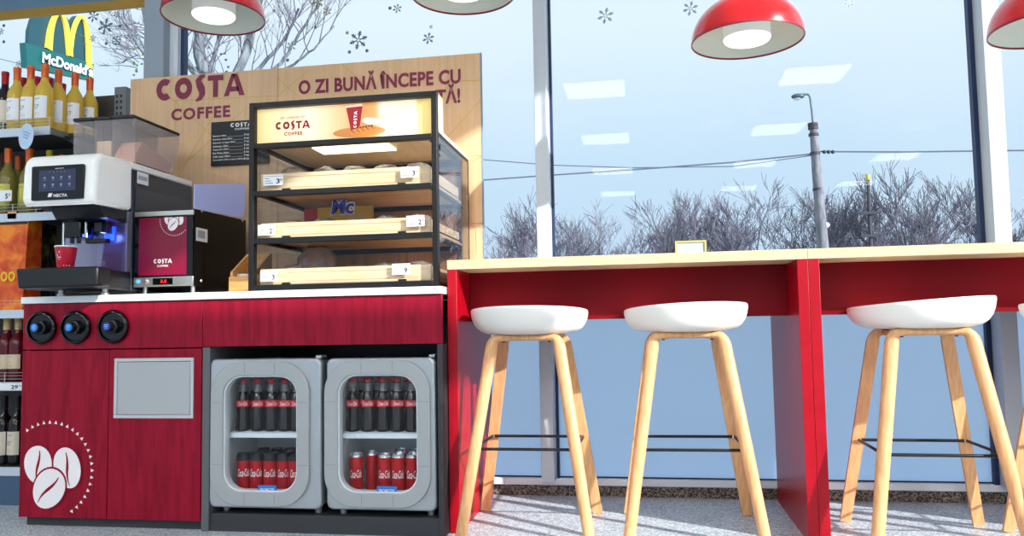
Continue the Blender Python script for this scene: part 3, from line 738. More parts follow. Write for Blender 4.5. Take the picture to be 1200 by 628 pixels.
# back frame, cross rails, side glass
bf = MB()
for z in (1.458, 1.270, 1.085, .903): bf.box(CX0+.01, CX1-.012, CY1-.03, CY1-.012, z, z+.02)
for x in (CX0+.006, CX1-.026): bf.box(x, x+.02, CY1-.03, CY1-.006, CZ0, 1.487)
for z in (1.462, 1.274, 1.089):
    for x in (CX0+.022, CX1-.044): bf.box(x, x+.022, CY0+.03, CY1-.03, z, z+.012)
obj('rear_frame', bf, black_metal, pc, .001)
obj('back_panel', MB().box(CX0+.01, CX1-.008, CY1-.011, CY1-.004, CZ0, 1.487), texmat('case_back_wood', (166, 118, 80), (190, 142, 102), (20, 20, 2), 2.4, 5, .5), pc)
obj('side_edge', MB().box(CX1-.006, CX1-.001, CY0+.031, CY1, 1.476, 1.488).box(CX1-.006, CX1-.001, CY1-.004, CY1+.002, CZ0, 1.476), black_metal, pc)
for x in (CX0+.001, CX1-.005): obj('side_glass', MB().box(x, x+.003, CY0+.032, CY1-.005, CZ0+.002, 1.474), glassmat('case_glass', (242, 244, 248), 1.55, refl=1.3), pc)
obj('lamp_strip', MB().box(CX0+.2, CX1-.24, 2.98, 3.1, 1.4805, 1.487), mat('case_lamp_strip', (220, 230, 180), .4, emit=(236, 236, 200), es=1.8), pc)
# trays
rows = ((205.5, 223, 190, 210, 1.293), (262, 276.5, 252, 268, 1.108), (317, 332, 307, 326.6, .927))
tray_z = []
for k, (a1, a0, b1, b0, zb) in enumerate(rows):
    zt = (px(297, a1, 2.85).z+px(506, b1, 2.85).z)/2; tray_z.append((zb, zt))
    tx0, tx1 = CX0+.034, CX1-.036
    tr = MB().box(tx0, tx1, CY0+.034, CY0+.046, zb+.002, zt).box(tx0, tx1, CY0+.046, CY1-.05, zb+.012, zb+.02).box(tx0, tx0+.010, CY0+.046, CY1-.05, zb+.002, zt-.008).box(tx1-.010, tx1, CY0+.046, CY1-.05, zb+.002, zt-.008).box(tx0+.01, tx1-.01, CY1-.06, CY1-.05, zb+.02, zt-.008)
    to = obj('tray', tr, birch, pc, .001)
    ln = MB().box(tx0+.11, tx1-.1, CY0+.0325, CY0+.0338, zt-.016, zt-.0145).box(tx0+.11, tx1-.05, CY0+.0325, CY0+.0338, zb+.012, zb+.0128); obj('tray_groove', ln, mat('groove_tan', (196, 156, 110), .6), to)
    obj('tray_base', MB().box(CX0+.026, CX1-.026, CY0+.035, CY1-.035, zb-.004, zb+.0015), texmat('tray_underside_wood', (196, 158, 124), (214, 178, 142), (3, 20, 20), 2, 4, .55), pc)
    obj('clear_flap', MB().box(tx0-.006, tx1+.006, CY0+.026, CY0+.028, zb+.0, zt+.075), clear, pc)
    ck = MB()
    for xx in (CX0+.13, CX1-.16): ck.box(xx, xx+.03, CY0+.018, CY0+.03, zb-.003, zb+.007)
    obj('flap_clip', ck, black_plastic, pc)
    # price tags
    for s, (txs, big) in enumerate((((309, 332), ('3', '2', '3')[k]), ((470, 490), ('3', '2', '9')[k]))):
        if k == 1: txs = ((303, 323), (476, 497))[s]
        if k == 2: txs = ((306, 326), (459, 480))[s]
        p0 = px(txs[0], 200, CY0+.02); p1 = px(txs[1], 200, CY0+.02)
        zz1 = zt-.004 if s else zt-.008; zz0 = zz1-.041
        if k and s: zz1 += .008; zz0 += .008
        g = MB().box(p0.x, p1.x, CY0+.017, CY0+.018, zz0, zz1); g.m = 1; w_ = p1.x-p0.x
        text(g, big, p0.x+w_*.66, p0.x+w_*.84, zz0+.006, zz0+.026, CY0+.0166, .03); text(g, '99', p0.x+w_*.86, p0.x+w_*.96, zz0+.014, zz0+.026, CY0+.0166, .01)
        for q in range(3): g.box(p0.x+.006, p0.x+w_*(.5-.1*q), CY0+.0166, CY0+.0168, zz0+.008+q*.009, zz0+.010+q*.009)
        g.m = 2; g.box(p0.x, p1.x, CY0+.0164, CY0+.0168, zz1-.007, zz1-.005)
        o = obj('price_tag', g, [paper, ink, mat('tag_grey', (150, 156, 170), .5)], None)
        tag(o, 'white price tag reading %s 99 on the %s end of the %s tray' % (big, ('left', 'right')[s], ('upper', 'middle', 'lower')[k]), 'price tag', 'price tags on the pastry trays')
# pastries in clear wrap, their tops show over the tray fronts
wrapm = mat('clear_wrap_film', (232, 226, 218), .15, trans=.5, ior=1.2)
crust = texmat('baked_crust', (176, 104, 48), (214, 152, 88), (1, 1, 1), 30, 4, .55)
def pastry(x, y, z, rx, ry, rz, label, wrapped=True, seed=0):
    t = thing('wrapped_pastry', label, 'pastry', (x, y, z), 'wrapped pastries on the trays')
    rnd = random.Random(seed)
    b = MB().sphere((x, y, z+rz*.75), 1, 16, 10, rz*.75, rx*.85, ry*.8); obj('crust', b, crust, t)
    n = 26; v = MB().sphere((x, y, z+rz), 1, n, 12, rz, rx, ry)
    v.v = [(px_+rnd.uniform(-.004, .004), py_+rnd.uniform(-.004, .004), max(z+.0005, pz_+rnd.uniform(-.005, .006))) for px_, py_, pz_ in v.v]
    v.sm = [False]*len(v.f)
    obj('clear_wrap', v, glassmat('crinkled_wrap', (240, 238, 236), 1.5, .15, 3., haze=.18, hc=(232, 228, 224)), t)
ptl = (('left end', 'left middle', 'centre', 'right middle', 'right end'))
for k in range(3):
    zb, zt = tray_z[k]
    for q in range(5):
        x = CX0+.12+q*.13
        h = (zt+(.040, .024, .018)[k]-(zb+.0205))/2+random.uniform(-.002, .004)
        pastry(x, CY0+.17+random.uniform(-.01, .01), zb+.0205, .058, .085, h, 'wrapped pastry in the %s tray, %s' % (('upper', 'middle', 'lower')[k], ptl[q]), seed=k*10+q)
# big bag of bread at the lower left, made-up pack carrying blue lettering on the middle tier
x, y, z = CX0+.14, 3.17, tray_z[2][0]+.021
b = MB().sphere((x, y, z+.082), 1, 22, 12, .082, .085, .07); rn = random.Random(3)
b.v = [(a+rn.uniform(-.006, .006), bb+rn.uniform(-.006, .006), max(z+.0005, c+rn.uniform(-.007, .007))) for a, bb, c in b.v]; b.sm = [False]*len(b.f)
lo = thing('bread_bag', 'brown loaf in crinkled clear bag at the left of the lower tier', 'bread', (x, y, z))
obj('loaf', MB().sphere((x, y, z+.078), 1, 16, 10, .077, .08, .066), texmat('brown_loaf', (160, 92, 50), (206, 140, 88), (1, 1, 1), 25, 4, .5), lo)
obj('clear_bag', b, MATS['crinkled_wrap'], lo)
x0 = px(372, 250, 3.12).x; x1 = px(420, 250, 3.12).x; z = tray_z[1][0]+.0205
pk = thing('made_up_pack', 'made-up yellow and red pack with blue lettering inside the middle tier', 'pack', ((x0+x1)/2, 3.12, z))
zt_ = px(395, 222, 3.12).z
obj('carton', MB().box(x0, x1+.06, 3.115, 3.14, z, min(zt_, 1.262)), mat('pack_yellow', (206, 158, 20), .4), pk, .003)
obj('red_flash', MB().box(x0-.06, x0-.001, 3.117, 3.138, z, min(zt_, 1.26)), mat('pack_red', (178, 20, 26), .4), pk, .003)
tl = MB(); text(tl, 'Mc', px(387, 250, 3.113).x-.0, px(416, 250, 3.113).x, px(400, 252, 3.113).z, px(400, 232, 3.113).z, 3.1145, .09, .15); tl.m = 1; text(tl, 'Mc', px(388, 250, 3.113).x, px(415, 250, 3.113).x, px(400, 251, 3.113).z, px(400, 233, 3.113).z, 3.1135, .03, .15)
obj('pack_lettering', tl, [white_print, mat('pack_blue', (30, 50, 170), .4)], pk)

# wooden crate with a white cup, left of the case
cx0, cx1 = px(268, 330, 3.0).x, px(292, 330, 3.0).x
CRY = 3.0; cr = thing('wooden_crate', 'small slanted light wood crate beside the pastry case', 'crate', ((cx0+cx1)/2, CRY+.1, .901))
ct = px(270, 308, CRY).z; th = .012; X0, X1 = cx0, cx1+.02
c = MB().box(X0, X1, CRY, CRY+.012, .901, px(280, 324, CRY).z).box(X0, X1, CRY+.012, CRY+.16, .901, .911).box(X0, X1, CRY+.148, CRY+.16, .911, ct+.05)
c.prismx([(CRY+.012, .911), (CRY+.148, .911), (CRY+.148, ct+.05), (CRY+.012, px(280, 324, CRY).z+.02)], X0, X0+.01)
c.prismx([(CRY+.012, .911), (CRY+.148, .911), (CRY+.148, ct+.05), (CRY+.012, px(280, 324, CRY).z+.02)], X1-.01, X1)
obj('crate_boards', c, texmat('honey_wood', (214, 152, 78), (232, 176, 104), (3, 20, 20), 2.4, 5, .5), cr, .001)
p = px(286, 316, 3.07)
cp = obj('white_cup', MB().lathe([(.022, 0), (.03, .008), (.036, .04), (.037, .075), (.034, .075), (.033, .04), (.02, .01), (0, .01)], (p.x+.006, 3.075, .9115), 28, cap=False), white_gloss)
tag(cp, 'white rounded cup sitting inside the wooden crate', 'cup')

# ------------------------------------------------------------------ coffee machine
MX0, MX1, MY0, MY1 = -2.411, -2.089, 2.72, 3.40
cm = thing('coffee_machine', 'white and black bean-to-cup coffee machine with touch screen', 'coffee machine', ((MX0+MX1)/2, 3.06, .901))
ZT = 1.462; ZB = px(60, 240, MY0).z
# head: white hood, rounded upper front edge, leaning front
ys = 2.955
def hood(y_back, x0, x1):
    pts = [(MY0+.020, ZB), (MY0+.004, ZB+.010), (MY0, ZB+.03), (MY0+.006, ZB+.14)]
    for k in range(7):
        a = math.radians(180-k*15); pts.append((MY0+.062+.056*math.cos(a), ZT-.062+.060*math.sin(a)))
    pts += [(y_back, ZT), (y_back, ZB+.002)]
    return MB().prismx(pts, x0, x1)
o = obj('hood', hood(ys, MX0, MX1), white_gloss, cm, .022, 4, 40)
obj('top_cover', MB().box(MX0+.004, MX1-.004, ys-.01, MY1, ZT-.030, ZT-.001), white_gloss, cm, .006)
obj('body', MB().box(MX0+.006, MX1-.004, ys+.001, MY1-.004, .925, ZT-.031), mat('slate_side', (40, 46, 58), .22), cm, .004)
obj('side_glass_panel', MB().box(MX1-.0035, MX1-.0005, ys+.02, MY1-.02, ZB+.015, ZB+.105), mat('side_sheen', (58, 64, 76), .12), cm)
# screen
def fp(x, y, d=.0): p = px(x, y, MY0-d); return p
s0, s1 = fp(38, 210).x, fp(99, 210).x; sz0, sz1 = fp(68, 233.5).z, fp(68, 194.5).z
sc_o = MB().prism(rrect((s0+s1)/2, (sz0+sz1)/2, (s1-s0)/2, (sz1-sz0)/2+.002, .006, 4), MY0-.005, MY0+.006)
bz = obj('screen_bezel', sc_o, black_gloss, cm, .0015)
a0, a1 = fp(47, 210).x, fp(90, 210).x; b0, b1 = fp(68, 224).z, fp(68, 199).z
obj('touch_screen', MB().box(a0, a1, MY0-.0062, MY0-.0052, b0, b1), mat('screen_glow', (36, 42, 66), .15, emit=(58, 66, 98), es=.2), bz)
ic = MB()
for r_ in range(2):
    for q in range(4):
        xx = a0+(a1-a0)*(.16+.225*q); zz = b0+(b1-b0)*(.30+.33*r_); ic.lathe([(.005, 0), (.005, .0004), (0, .0004)], (xx, MY0-.0064, zz), 12, 'y', cap=False); ic.box(xx-.006, xx+.006, MY0-.0067, MY0-.0064, zz-.010, zz-.0088)
for q in range(5): xx = a0+(a1-a0)*(.3+.1*q); ic.box(xx-.0015, xx+.0015, MY0-.0067, MY0-.0064, b1-.010, b1-.007)
obj('screen_icons', ic, mat('icon_glow', (120, 124, 140), .4, emit=(150, 154, 170), es=.12), bz)
nx = MB(); text(nx, 'NECTA', fp(64, 229).x, fp(80, 229).x, fp(70, 231).z, fp(70, 227.3).z, MY0-.0056, .03)
x_, z_ = fp(60, 229).x, fp(60, 229).z; nx.prism([(x_-.011, z_-.007), (x_+.005, z_-.007), (x_+.010, z_+.008), (x_-.006, z_+.008)], MY0-.0058, MY0-.0052)
obj('maker_lettering', nx, white_print, bz); nx = MB(); text(nx, 'touch', fp(66, 197).x, fp(76, 197).x, fp(70, 198).z, fp(70, 196.6).z, MY0-.0056, .01)
obj('model_lettering', nx, white_print, bz)
stk = MB().box(MX1-.0005, MX1+.0006, ys+.025, ys+.10, ZT-.085, ZT-.035); stk.m = 1
for q in range(12): stk.box(MX1+.0006, MX1+.0009, ys+.033+q*.005, ys+.0345+q*.005+.0012*(q % 2), ZT-.068, ZT-.05)
obj('barcode_sticker', stk, [paper, ink], cm)
# brewing bay
obj('nozzle_block', MB().prismx([(MY0+.05, ZB-.001), (ys, ZB-.001), (ys, ZB-.052), (MY0+.085, ZB-.044)], MX0+.085, MX1-.012), black_plastic, cm, .004)
obj('bay_back', MB().box(MX0+.03, MX1-.008, ys-.022, ys, .975, ZB-.002), mat('bay_lilac_steel', (150, 146, 166), .25, .6), cm)
obj('spout', MB().box(MX0+.115, MX0+.185, MY0+.10, ys-.023, ZB-.118, ZB-.053).lathe([(.008, -.022), (.009, 0)], (MX0+.135, MY0+.12, ZB-.118), 12).lathe([(.008, -.022), (.009, 0)], (MX0+.165, MY0+.12, ZB-.118), 12), black_gloss, cm, .003)
obj('milk_spout', MB().box(MX0+.215, MX0+.25, MY0+.14, ys-.023, ZB-.095, ZB-.053).box(MX0+.186, MX0+.285, MY0+.13, MY0+.15, ZB-.14, ZB-.122), black_plastic, cm, .003)
for xx in (MX0+.092, MX0+.192): obj('chrome_strip', MB().box(xx, xx+.009, MY0+.115, MY0+.125, .985, ZB-.053) if xx < MX0+.1 else MB().box(xx, xx+.009, MY0+.115, MY0+.125, ZB-.118, ZB-.053), steel, cm, .002)
obj('side_shield', MB().prismx([(MY0+.06, .965), (ys-.005, .965), (ys-.005, ZB-.004), (MY0+.11, ZB-.004)], MX1-.018, MX1-.014), glassmat('lilac_sheen_acrylic', (206, 200, 226), 1.5, refl=2.), cm)  # clear shield, its lilac reflection put into the tint
obj('blue_light', MB().box(MX0+.215, MX0+.262, ys-.03, ys-.0225, 1.13, 1.19), mat('blue_led', (40, 90, 255), .4, emit=(20, 90, 255), es=4.), cm, .003)
ld = bpy.data.lights.new('bay_light', 'POINT'); ld.energy = .25; ld.color = (.25, .4, 1); ld.shadow_soft_size = .02
lo_ = bpy.data.objects.new('bay_light', ld); COL.objects.link(lo_); lo_.location = (MX0+.24, ys-.06, 1.15)
# drip tray
TY = 2.655; tz1, tz0 = px(60, 313.5, TY).z, px(60, 337, TY).z
tx0 = px(17.5, 325, TY).x; tx1 = px(114, 325, TY).x
obj('drip_tray', MB().prism([(tx0+.012, tz0+.0), (tx1-.0, tz0+.002), (tx1, tz1), (tx0, tz1)], TY, TY+.08).box(MX0+.0, MX1-.002, TY+.08, ys, tz0+.001, tz1), black_plastic, cm, .008)
gr = MB().box(MX0+.03, MX1-.03, MY0+.0, ys-.03, tz1, tz1+.003)
obj('drip_grate', gr, steel, cm)
for xx in (MX0+.075, MX1-.05):
    for yy in (2.86, 3.34): obj('foot', MB().lathe([(.016, .9005), (.016, .912), (.011, .914), (.011, .93)], (xx, yy, 0), 16), steel, cm)
# bean and powder hoppers
HY0, HY1 = 2.962, 3.285
hop = thing('bean_hopper', 'clear plastic hoppers with black lid on top of the coffee machine', 'hopper', ((MX0+MX1)/2, 3.1, ZT))
hz1 = 1.664; hxs = (px(86, 140, HY0).x, px(110, 137, HY0).x, px(131, 135, HY0).x, MX1+.0)
for k in range(3):
    x0, x1 = hxs[k]+.0015, hxs[k+1]-.0015
    b = MB()
    def shell(x0, x1, t_=.0025):
        out = [(HY0+.004, ZT+.001), (HY1-.055, ZT+.001), (HY1-.035, ZT+.05), (HY1, hz1-.055), (HY1, hz1-.016), (HY0, hz1-.016)]
        b.prismx(out, x0, x0+t_); b.prismx(out, x1-t_, x1)
        for i in range(5):
            (ya, za), (yb_, zb_) = out[i], out[i+1]; 
            if i == 0: continue
            b.add([(x0+t_, ya, za), (x1-t_, ya, za), (x1-t_, yb_, zb_), (x0+t_, yb_, zb_)], [(0, 1, 2, 3)])
        b.add([(x0+t_, HY0+.004, ZT+.001), (x1-t_, HY0+.004, ZT+.001), (x1-t_, HY0, hz1-.016), (x0+t_, HY0, hz1-.016)], [(0, 1, 2, 3)])
    shell(x0, x1); obj('hopper_bin', b, clear_t, hop)
    obj('powder', MB().prismx([(HY0+.012, ZT+.003), (HY1-.07, ZT+.003), (HY1-.05, ZT+.05), (HY0+.06, ZT+(.035, .11, .10)[k]), (HY0+.014, ZT+(.03, .10, .04)[k])], x0+.005, x1-.005), mat('powder_%d' % k, ((70, 50, 44), (232, 204, 176), (226, 176, 158))[k], .9), hop)
    obj('ribs', MB().box(x0+.02, x0+.0225, HY0-.004, HY0-.0005, ZT+.03, hz1-.04).box(x0+.045, x0+.0475, HY0-.004, HY0-.0005, ZT+.03, hz1-.04), clear, hop)
    obj('lid', MB().box(x0+.0005, x1-.0005, HY0-.008, HY1+.004, hz1-.0155, hz1), black_plastic, hop, .005)

# paper cup in the bay
p = px(77, 312, MY0+.07)
cup = thing('paper_cup', 'red paper coffee cup with white rim under the machine spout', 'cup', (p.x, MY0+.07, tz1+.0035))
zc = tz1+.0035; ch_ = .092
obj('cup_body', MB().lathe([(.027, 0), (.029, .002), (.0405, ch_-.004), (.039, ch_-.004), (.027, .004), (0, .004)], (p.x, MY0+.07, zc), 32, cap=False), mat('cup_red', (186, 14, 44), .4), cup)
obj('cup_rim', MB().lathe([(.0405, ch_-.005), (.0425, ch_-.002), (.0405, ch_+.001), (.0388, ch_-.002)], (p.x, MY0+.07, zc), 32, cap=False), paper, cup)
c3 = MB(); 
def cf(u, w):
    zz = .018+u/5.08*.055; rr = .0275+.0128*zz/ch_+.0009; an = .12-w*.42; return (p.x+rr*math.sin(an), MY0+.07-rr*math.cos(an), zc+zz)
costa(c3, 0, 1, 0, 1, 0, f=cf)
for q in range(3):
    an = .45+.33*q; zz = .016; rr = .0275+.0128*zz/ch_+.001
    c3.add([(p.x+rr*math.sin(an+dx), MY0+.07-rr*math.cos(an+dx), zc+zz+dz) for dx, dz in ((-.05, -.004), (.05, -.004), (.07, .003), (0, .008), (-.07, .003))], [(0, 1, 2, 3, 4)])
obj('cup_print', c3, white_print, cup)

# ------------------------------------------------------------------ milk fridge unit
UY = 2.962; UX0, UX1 = px(157.5, 290, UY).x+.002, px(227, 300, UY).x; UYB = 3.39
uz = lambda y: px(190, y, UY).z
mf = thing('milk_cooler', 'black milk cooler with maroon coffee panel beside the machine', 'milk cooler', ((UX0+UX1)/2, 3.17, .901))
ub, ut = uz(335.5), uz(247.5)
obj('body', MB().box(UX0, UX1-.006, UY+.004, UYB, ub, ut-.002), black_plastic, mf, .002)
obj('top_strip', MB().box(UX0, UX1, UY-.004, UY+.004, uz(253), ut), steel, mf, .001)
obj('bottom_strip', MB().box(UX0, UX1, UY-.004, UY+.004, ub, uz(324.5)), steel, mf, .001)
dp = obj('door', MB().box(UX0+.002, UX1-.003, UY-.004, UY+.0035, uz(324)+.0005, uz(253.5)), black_gloss, mf, .001)
rx0, rx1, rz0, rz1 = px(163.5, 290, UY).x, px(219.5, 290, UY).x, uz(322.5), uz(255)
obj('maroon_panel', MB().box(rx0, rx1, UY-.0052, UY-.0041, rz0, rz1), panel_red, dp)
lg = MB()
cx_, cz_ = px(204, 262, UY).x, px(204, 262, UY).z; yb2 = UY-.0056
for (dx, dz, w, h, r) in ((-.020, .020, .040, .052, .1), (.027, .018, .038, .052, .35), (.000, -.004, .044, .056, -.5)):
    bean(lg, cx_+dx, cz_+dz, w, h, r, yb2); yb2 -= .0009
for i in range(22):
    a = math.radians(170+i*8.6); cx2, cz2 = cx_+.006+.066*math.cos(a), cz_+.016+.066*math.sin(a); s = .0032
    if cx2 > rx1-.003 or cz2 > rz1-.003: continue
    lg.add([(cx2+s*math.cos(q), UY-.0056, cz2+s*math.sin(q)) for q in (a+PI, a+PI+2.1, a+PI-2.1)], [(0, 1, 2)])
# keep the marks inside the panel
lg.v = [(min(max(x, rx0+.001), rx1-.001), y, min(z, rz1-.001)) for x, y, z in lg.v]
obj('bean_logo', lg, [white_print, panel_red], dp); lg = MB()
costa(lg, px(181, 306, UY).x, px(202.5, 306, UY).x, uz(308.5), uz(303.5), UY-.0056)
text(lg, 'COFFEE', px(185, 306, UY).x, px(198, 306, UY).x, uz(312.8), uz(310.5), UY-.0056, .03, sp=1.1)
obj('door_lettering', lg, white_print, dp)
ct_ = MB().box(px(180, 330, UY).x, px(203, 330, UY).x, UY-.0055, UY-.0041, uz(333.5), uz(326)); ct_.m = 1
text(ct_, '3.5', px(189, 330, UY).x, px(196, 330, UY).x, uz(331.5), uz(328), UY-.0059, .02)
obj('control_display', ct_, [black_gloss, mat('red_led', (255, 30, 30), .4, emit=(255, 30, 20), es=1.2)], mf)
for k, q in enumerate((162.5, 172.5)):
    pq = px(q, 330, UY); obj('button', MB().lathe([(.0085, 0), (.0085, .004), (.006, .005), (0, .005)], (pq.x, UY-.0042, pq.z), 20, 'y', cap=False), mat('btn_blue', (60, 150, 235), .3, emit=(60, 150, 255), es=.6) if k == 0 else steel, mf)
for xx in (UX0+.03, UX1-.02):
    for yy in (UY+.03, UYB-.03): obj('foot', MB().lathe([(.012, .9005), (.013, .905), (.009, .907), (.009, ub+.002)], (xx, yy, 0), 14), steel, mf)
# tall clear guard with bluish rounded panel and black lower side
gz = px(228, 195.5, UY).z
obj('clear_guard', MB().box(UX1-.003, UX1, UY-.004, UYB, ut, gz), clear, mf)
obj('front_guard', MB().box(UX0, UX1-.004, UY-.004, UY-.001, ut+.001, px(190, 207, UY).z), clear, mf)
bs0 = pxX(229, 249, UX1); bs1 = pxX(287, 256, UX1); bt = pxX(287, 215, UX1).z
sidep = MB().prismx([(UY+.002, ub), (UYB-.004, ub), (UYB-.004, pxX(287, 258, UX1).z), (UY+.002, pxX(229, 245, UX1).z)], UX1-.0055, UX1+.0005)
obj('side_panel', sidep, black_side, mf)
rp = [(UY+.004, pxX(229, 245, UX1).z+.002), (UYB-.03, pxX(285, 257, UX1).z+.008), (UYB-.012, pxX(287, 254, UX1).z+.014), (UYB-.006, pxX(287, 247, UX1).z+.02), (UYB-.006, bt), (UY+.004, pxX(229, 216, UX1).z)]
obj('blue_glow_panel', MB().prismx(rp, UX1-.0055, UX1-.0032), mat('blue_glow', (196, 204, 230), .15, emit=(120, 140, 235), es=.22), mf)  # pale blue panel with a glow put into its material, no lamp
sk = MB().box(UX1+.0006, UX1+.001, UY+.012, UY+.095, px(232, 300, UY).z+.10, px(232, 300, UY).z+.16); 
za, zb2 = pxX(234, 281, UX1).z, pxX(234, 266, UX1).z
sk = MB().box(UX1+.0006, UX1+.001, pxX(229.5, 272, UX1).y, pxX(243, 272, UX1).y, za-.006, zb2-.004); sk.m = 1
ya, yb3 = pxX(231.5, 272, UX1).y, pxX(240, 272, UX1).y
for q in range(10): yq = ya+(yb3-ya)*q/10; sk.box(UX1+.001, UX1+.0013, yq, yq+.0018+.001*(q % 2), za+.008, zb2-.014)
obj('barcode_sticker', sk, [paper, ink], mf)
for (x, y) in ((236.5, 247), (284, 258), (236, 329)):
    q = pxX(x, y, UX1+.001); obj('screw', MB().lathe([(.007, 0), (.005, .003), (0, .004)], (q.x, q.y, q.z), 12, 'x', cap=False), steel, mf)

# ------------------------------------------------------------------ wine shelving at the left
GX1 = -2.60; GY0, GY1 = 3.14, 3.48
gd = thing('wine_shelving', 'dark metal shop shelving stacked with wine beside the counter', 'shelving unit', (-3.2, 3.3, 0))
dk = mat('dark_shelf_steel', (58, 60, 66), .45, .4); dk2 = mat('shelf_back_steel', (70, 66, 62), .5, .3)
GX0 = -4.1
zt = px(40, 143, GY0).z-.028
levels = [(zt, GY0), (1.30, GY0+.02), (.86, GY0+.02), (px(10, 452, GY0).z+.012, GY0-.0), (px(10, 551, GY0).z+.01, GY0-.0)]
obj('back_panel', MB().box(GX0, -2.565, GY1, GY1+.02, .12, 1.93), dk2, gd)
up = MB().box(-2.562, -2.50, GY1-.012, GY1+.03, 0, 1.965); up.m = 1
for q in range(60): up.box(-2.552, -2.542, GY1-.0135, GY1-.012, .2+q*.029, .215+q*.029); up.box(-2.53, -2.52, GY1-.0135, GY1-.012, .2+q*.029, .215+q*.029)
obj('upright', up, [mat('upright_grey', (112, 116, 122), .4, .4), ink], gd)
for k, (z, y0) in enumerate(levels):
    x1 = px(58, 148, GY0).x if k == 0 else GX1
    obj('shelf', MB().box(GX0, x1, y0+.006, GY1-.001, z-.014, z), dk, gd, .002)
    br = MB().prismx([(y0+.006, z-.004), (GY1-.002, z-.004), (GY1-.002, z-.09), (y0+.09, z-.03), (y0+.006, z-.03)], x1, x1+.003)
    obj('shelf_bracket', br, mat('bracket_grey', (118, 122, 126), .4, .4), gd)
    rl = MB().box(GX0, x1+.002, y0-.004, y0+.005, z-.034, z+.004); obj('price_rail', rl, mat('price_rail_plastic', (196, 208, 222), .3), gd, .001)
    if k != 4:
        wr = MB()
        for zz in (.018, .032, .046): wr.tube([(GX0, y0+.002, z+zz), (x1, y0+.002, z+zz)], .0014, 6)
        for q in range(12): xx = x1-.002-q*.12; wr.tube([(xx, y0+.002, z), (xx, y0+.002, z+.048)], .0016, 6)
        wr.tube([(x1, y0+.002, z+.046), (x1, y0+.12, z+.046)], .0014, 6)
        obj('wire_fence', wr, steel, gd)
obj('base_plinth', MB().box(GX0, GX1, GY0-.0, GY1, 0, levels[4][0]-.035), mat('blue_grey_plinth', (66, 92, 118), .45), gd, .002)
hole = MB().prismx([(GY0+.11+.02*math.cos(a), zt-.024+.008*math.sin(a)) for a in [2*PI*k/16 for k in range(16)]], px(58, 148, GY0).x+.0025, px(58, 148, GY0).x+.0045); obj('bracket_slot', hole, ink, gd)
o = MB().box(px(0, 455, GY0-.006).x-.1, px(25, 455, GY0-.006).x, GY0-.006, GY0-.0045, levels[3][0]-.03, levels[3][0]-.002); o.m = 1
text(o, '29', px(13, 455, GY0-.006).x, px(21, 455, GY0-.006).x, levels[3][0]-.026, levels[3][0]-.008, GY0-.0064, .03); text(o, '99', px(21.5, 455, GY0-.006).x, px(25, 455, GY0-.006).x-.001, levels[3][0]-.016, levels[3][0]-.008, GY0-.0064)
tag(obj('price_tag', o, [paper, ink]), 'shelf price tag reading 29 99 below the cream-capped bottles', 'price tag')

def make_wine(name, glass, capm, H=.30, label='127', R=.0375, lab_c=paper, cat='wine bottle', group=None, lz=(.05, .155)):
    t = thing(name, '', cat, (0, 0, 0), group)
    s = H/.30
    pr = [(R*.8, 0), (R, .004), (R, .165*s), (R*.96, .182*s), (R*.72, .203*s), (R*.45, .22*s), (R*.38, .235*s), (R*.37, H-.012)]
    obj('glass_bottle', MB().lathe(pr, (0, 0, 0), 28), glass, t)
    obj('foil_cap', MB().lathe([(R*.40, H-.062*s), (R*.41, H-.02), (R*.44, H-.018), (R*.43, H-.001), (R*.38, H), (0, H)], (0, 0, 0), 20, cap=False), capm, t)
    lb = MB(); z0, z1 = lz
    n = 14; a0, a1 = -.95, .95; lb.smooth = True
    vs = []
    for i in range(n+1):
        a = a0+(a1-a0)*i/n; vs += [((R+.0008)*math.sin(a), -(R+.0008)*math.cos(a), z0), ((R+.0008)*math.sin(a), -(R+.0008)*math.cos(a), z1)]
    lb.add(vs, [(2*i, 2*i+2, 2*i+3, 2*i+1) for i in range(n)]); lb.smooth = False
    lb.m = 1
    if label: text(lb, label, -.55, .1, z0+(z1-z0)*.42, z0+(z1-z0)*.60, 0, 0, 0, 'wrap', (0, 0, R+.0014))
    text(lb, 'vinul', -.6, .2, z0+(z1-z0)*.82, z0+(z1-z0)*.90, 0, 0, .2, 'wrap', (0, 0, R+.0014))
    for q in range(2): text(lb, '------', -.5, .2, z0+(z1-z0)*(.14+.08*q), z0+(z1-z0)*(.15+.08*q), 0, 0, 0, 'wrap', (0, 0, R+.0014))
    obj('paper_label', lb, [lab_c, mat('label_ink', (96, 92, 92), .6)], t)
    return t
G1 = 'bottles on the top wine shelf'
wb = make_wine('wine_bottle', white_wine, orange_cap, .31, '27', .039, group=G1)
zshelf = zt+.0005
spots = [(19.5, 3.20, 'leftmost'), (35.5, 3.195, 'second from the left'), (52, 3.19, 'nearest the shelf corner'), (68, 3.27, 'behind the corner bottle'), (87.5, 3.325, 'second from the slotted upright'), (105, 3.405, 'nearest the slotted upright')]
for k, (q, Y, w) in enumerate(spots):
    p = px(q, 120, Y); X = min(p.x, px(58, 148, GY0).x-.045)
    if k == 0: wb.location = (X, Y, zshelf); wb['label'] = 'copper-capped white wine bottle on the top shelf, '+w
    else:
        X = p.x if k < 3 else p.x
        dup(wb, (X, Y, zshelf), random.uniform(-.3, .1) if k < 3 else .25, 'copper-capped white wine bottle on the top shelf, '+w)
rb_ = make_wine('red_wine_bottle', dark_glass, red_cap, .30, '', .038, mat('label_cream', (226, 214, 196), .6), group=G1)
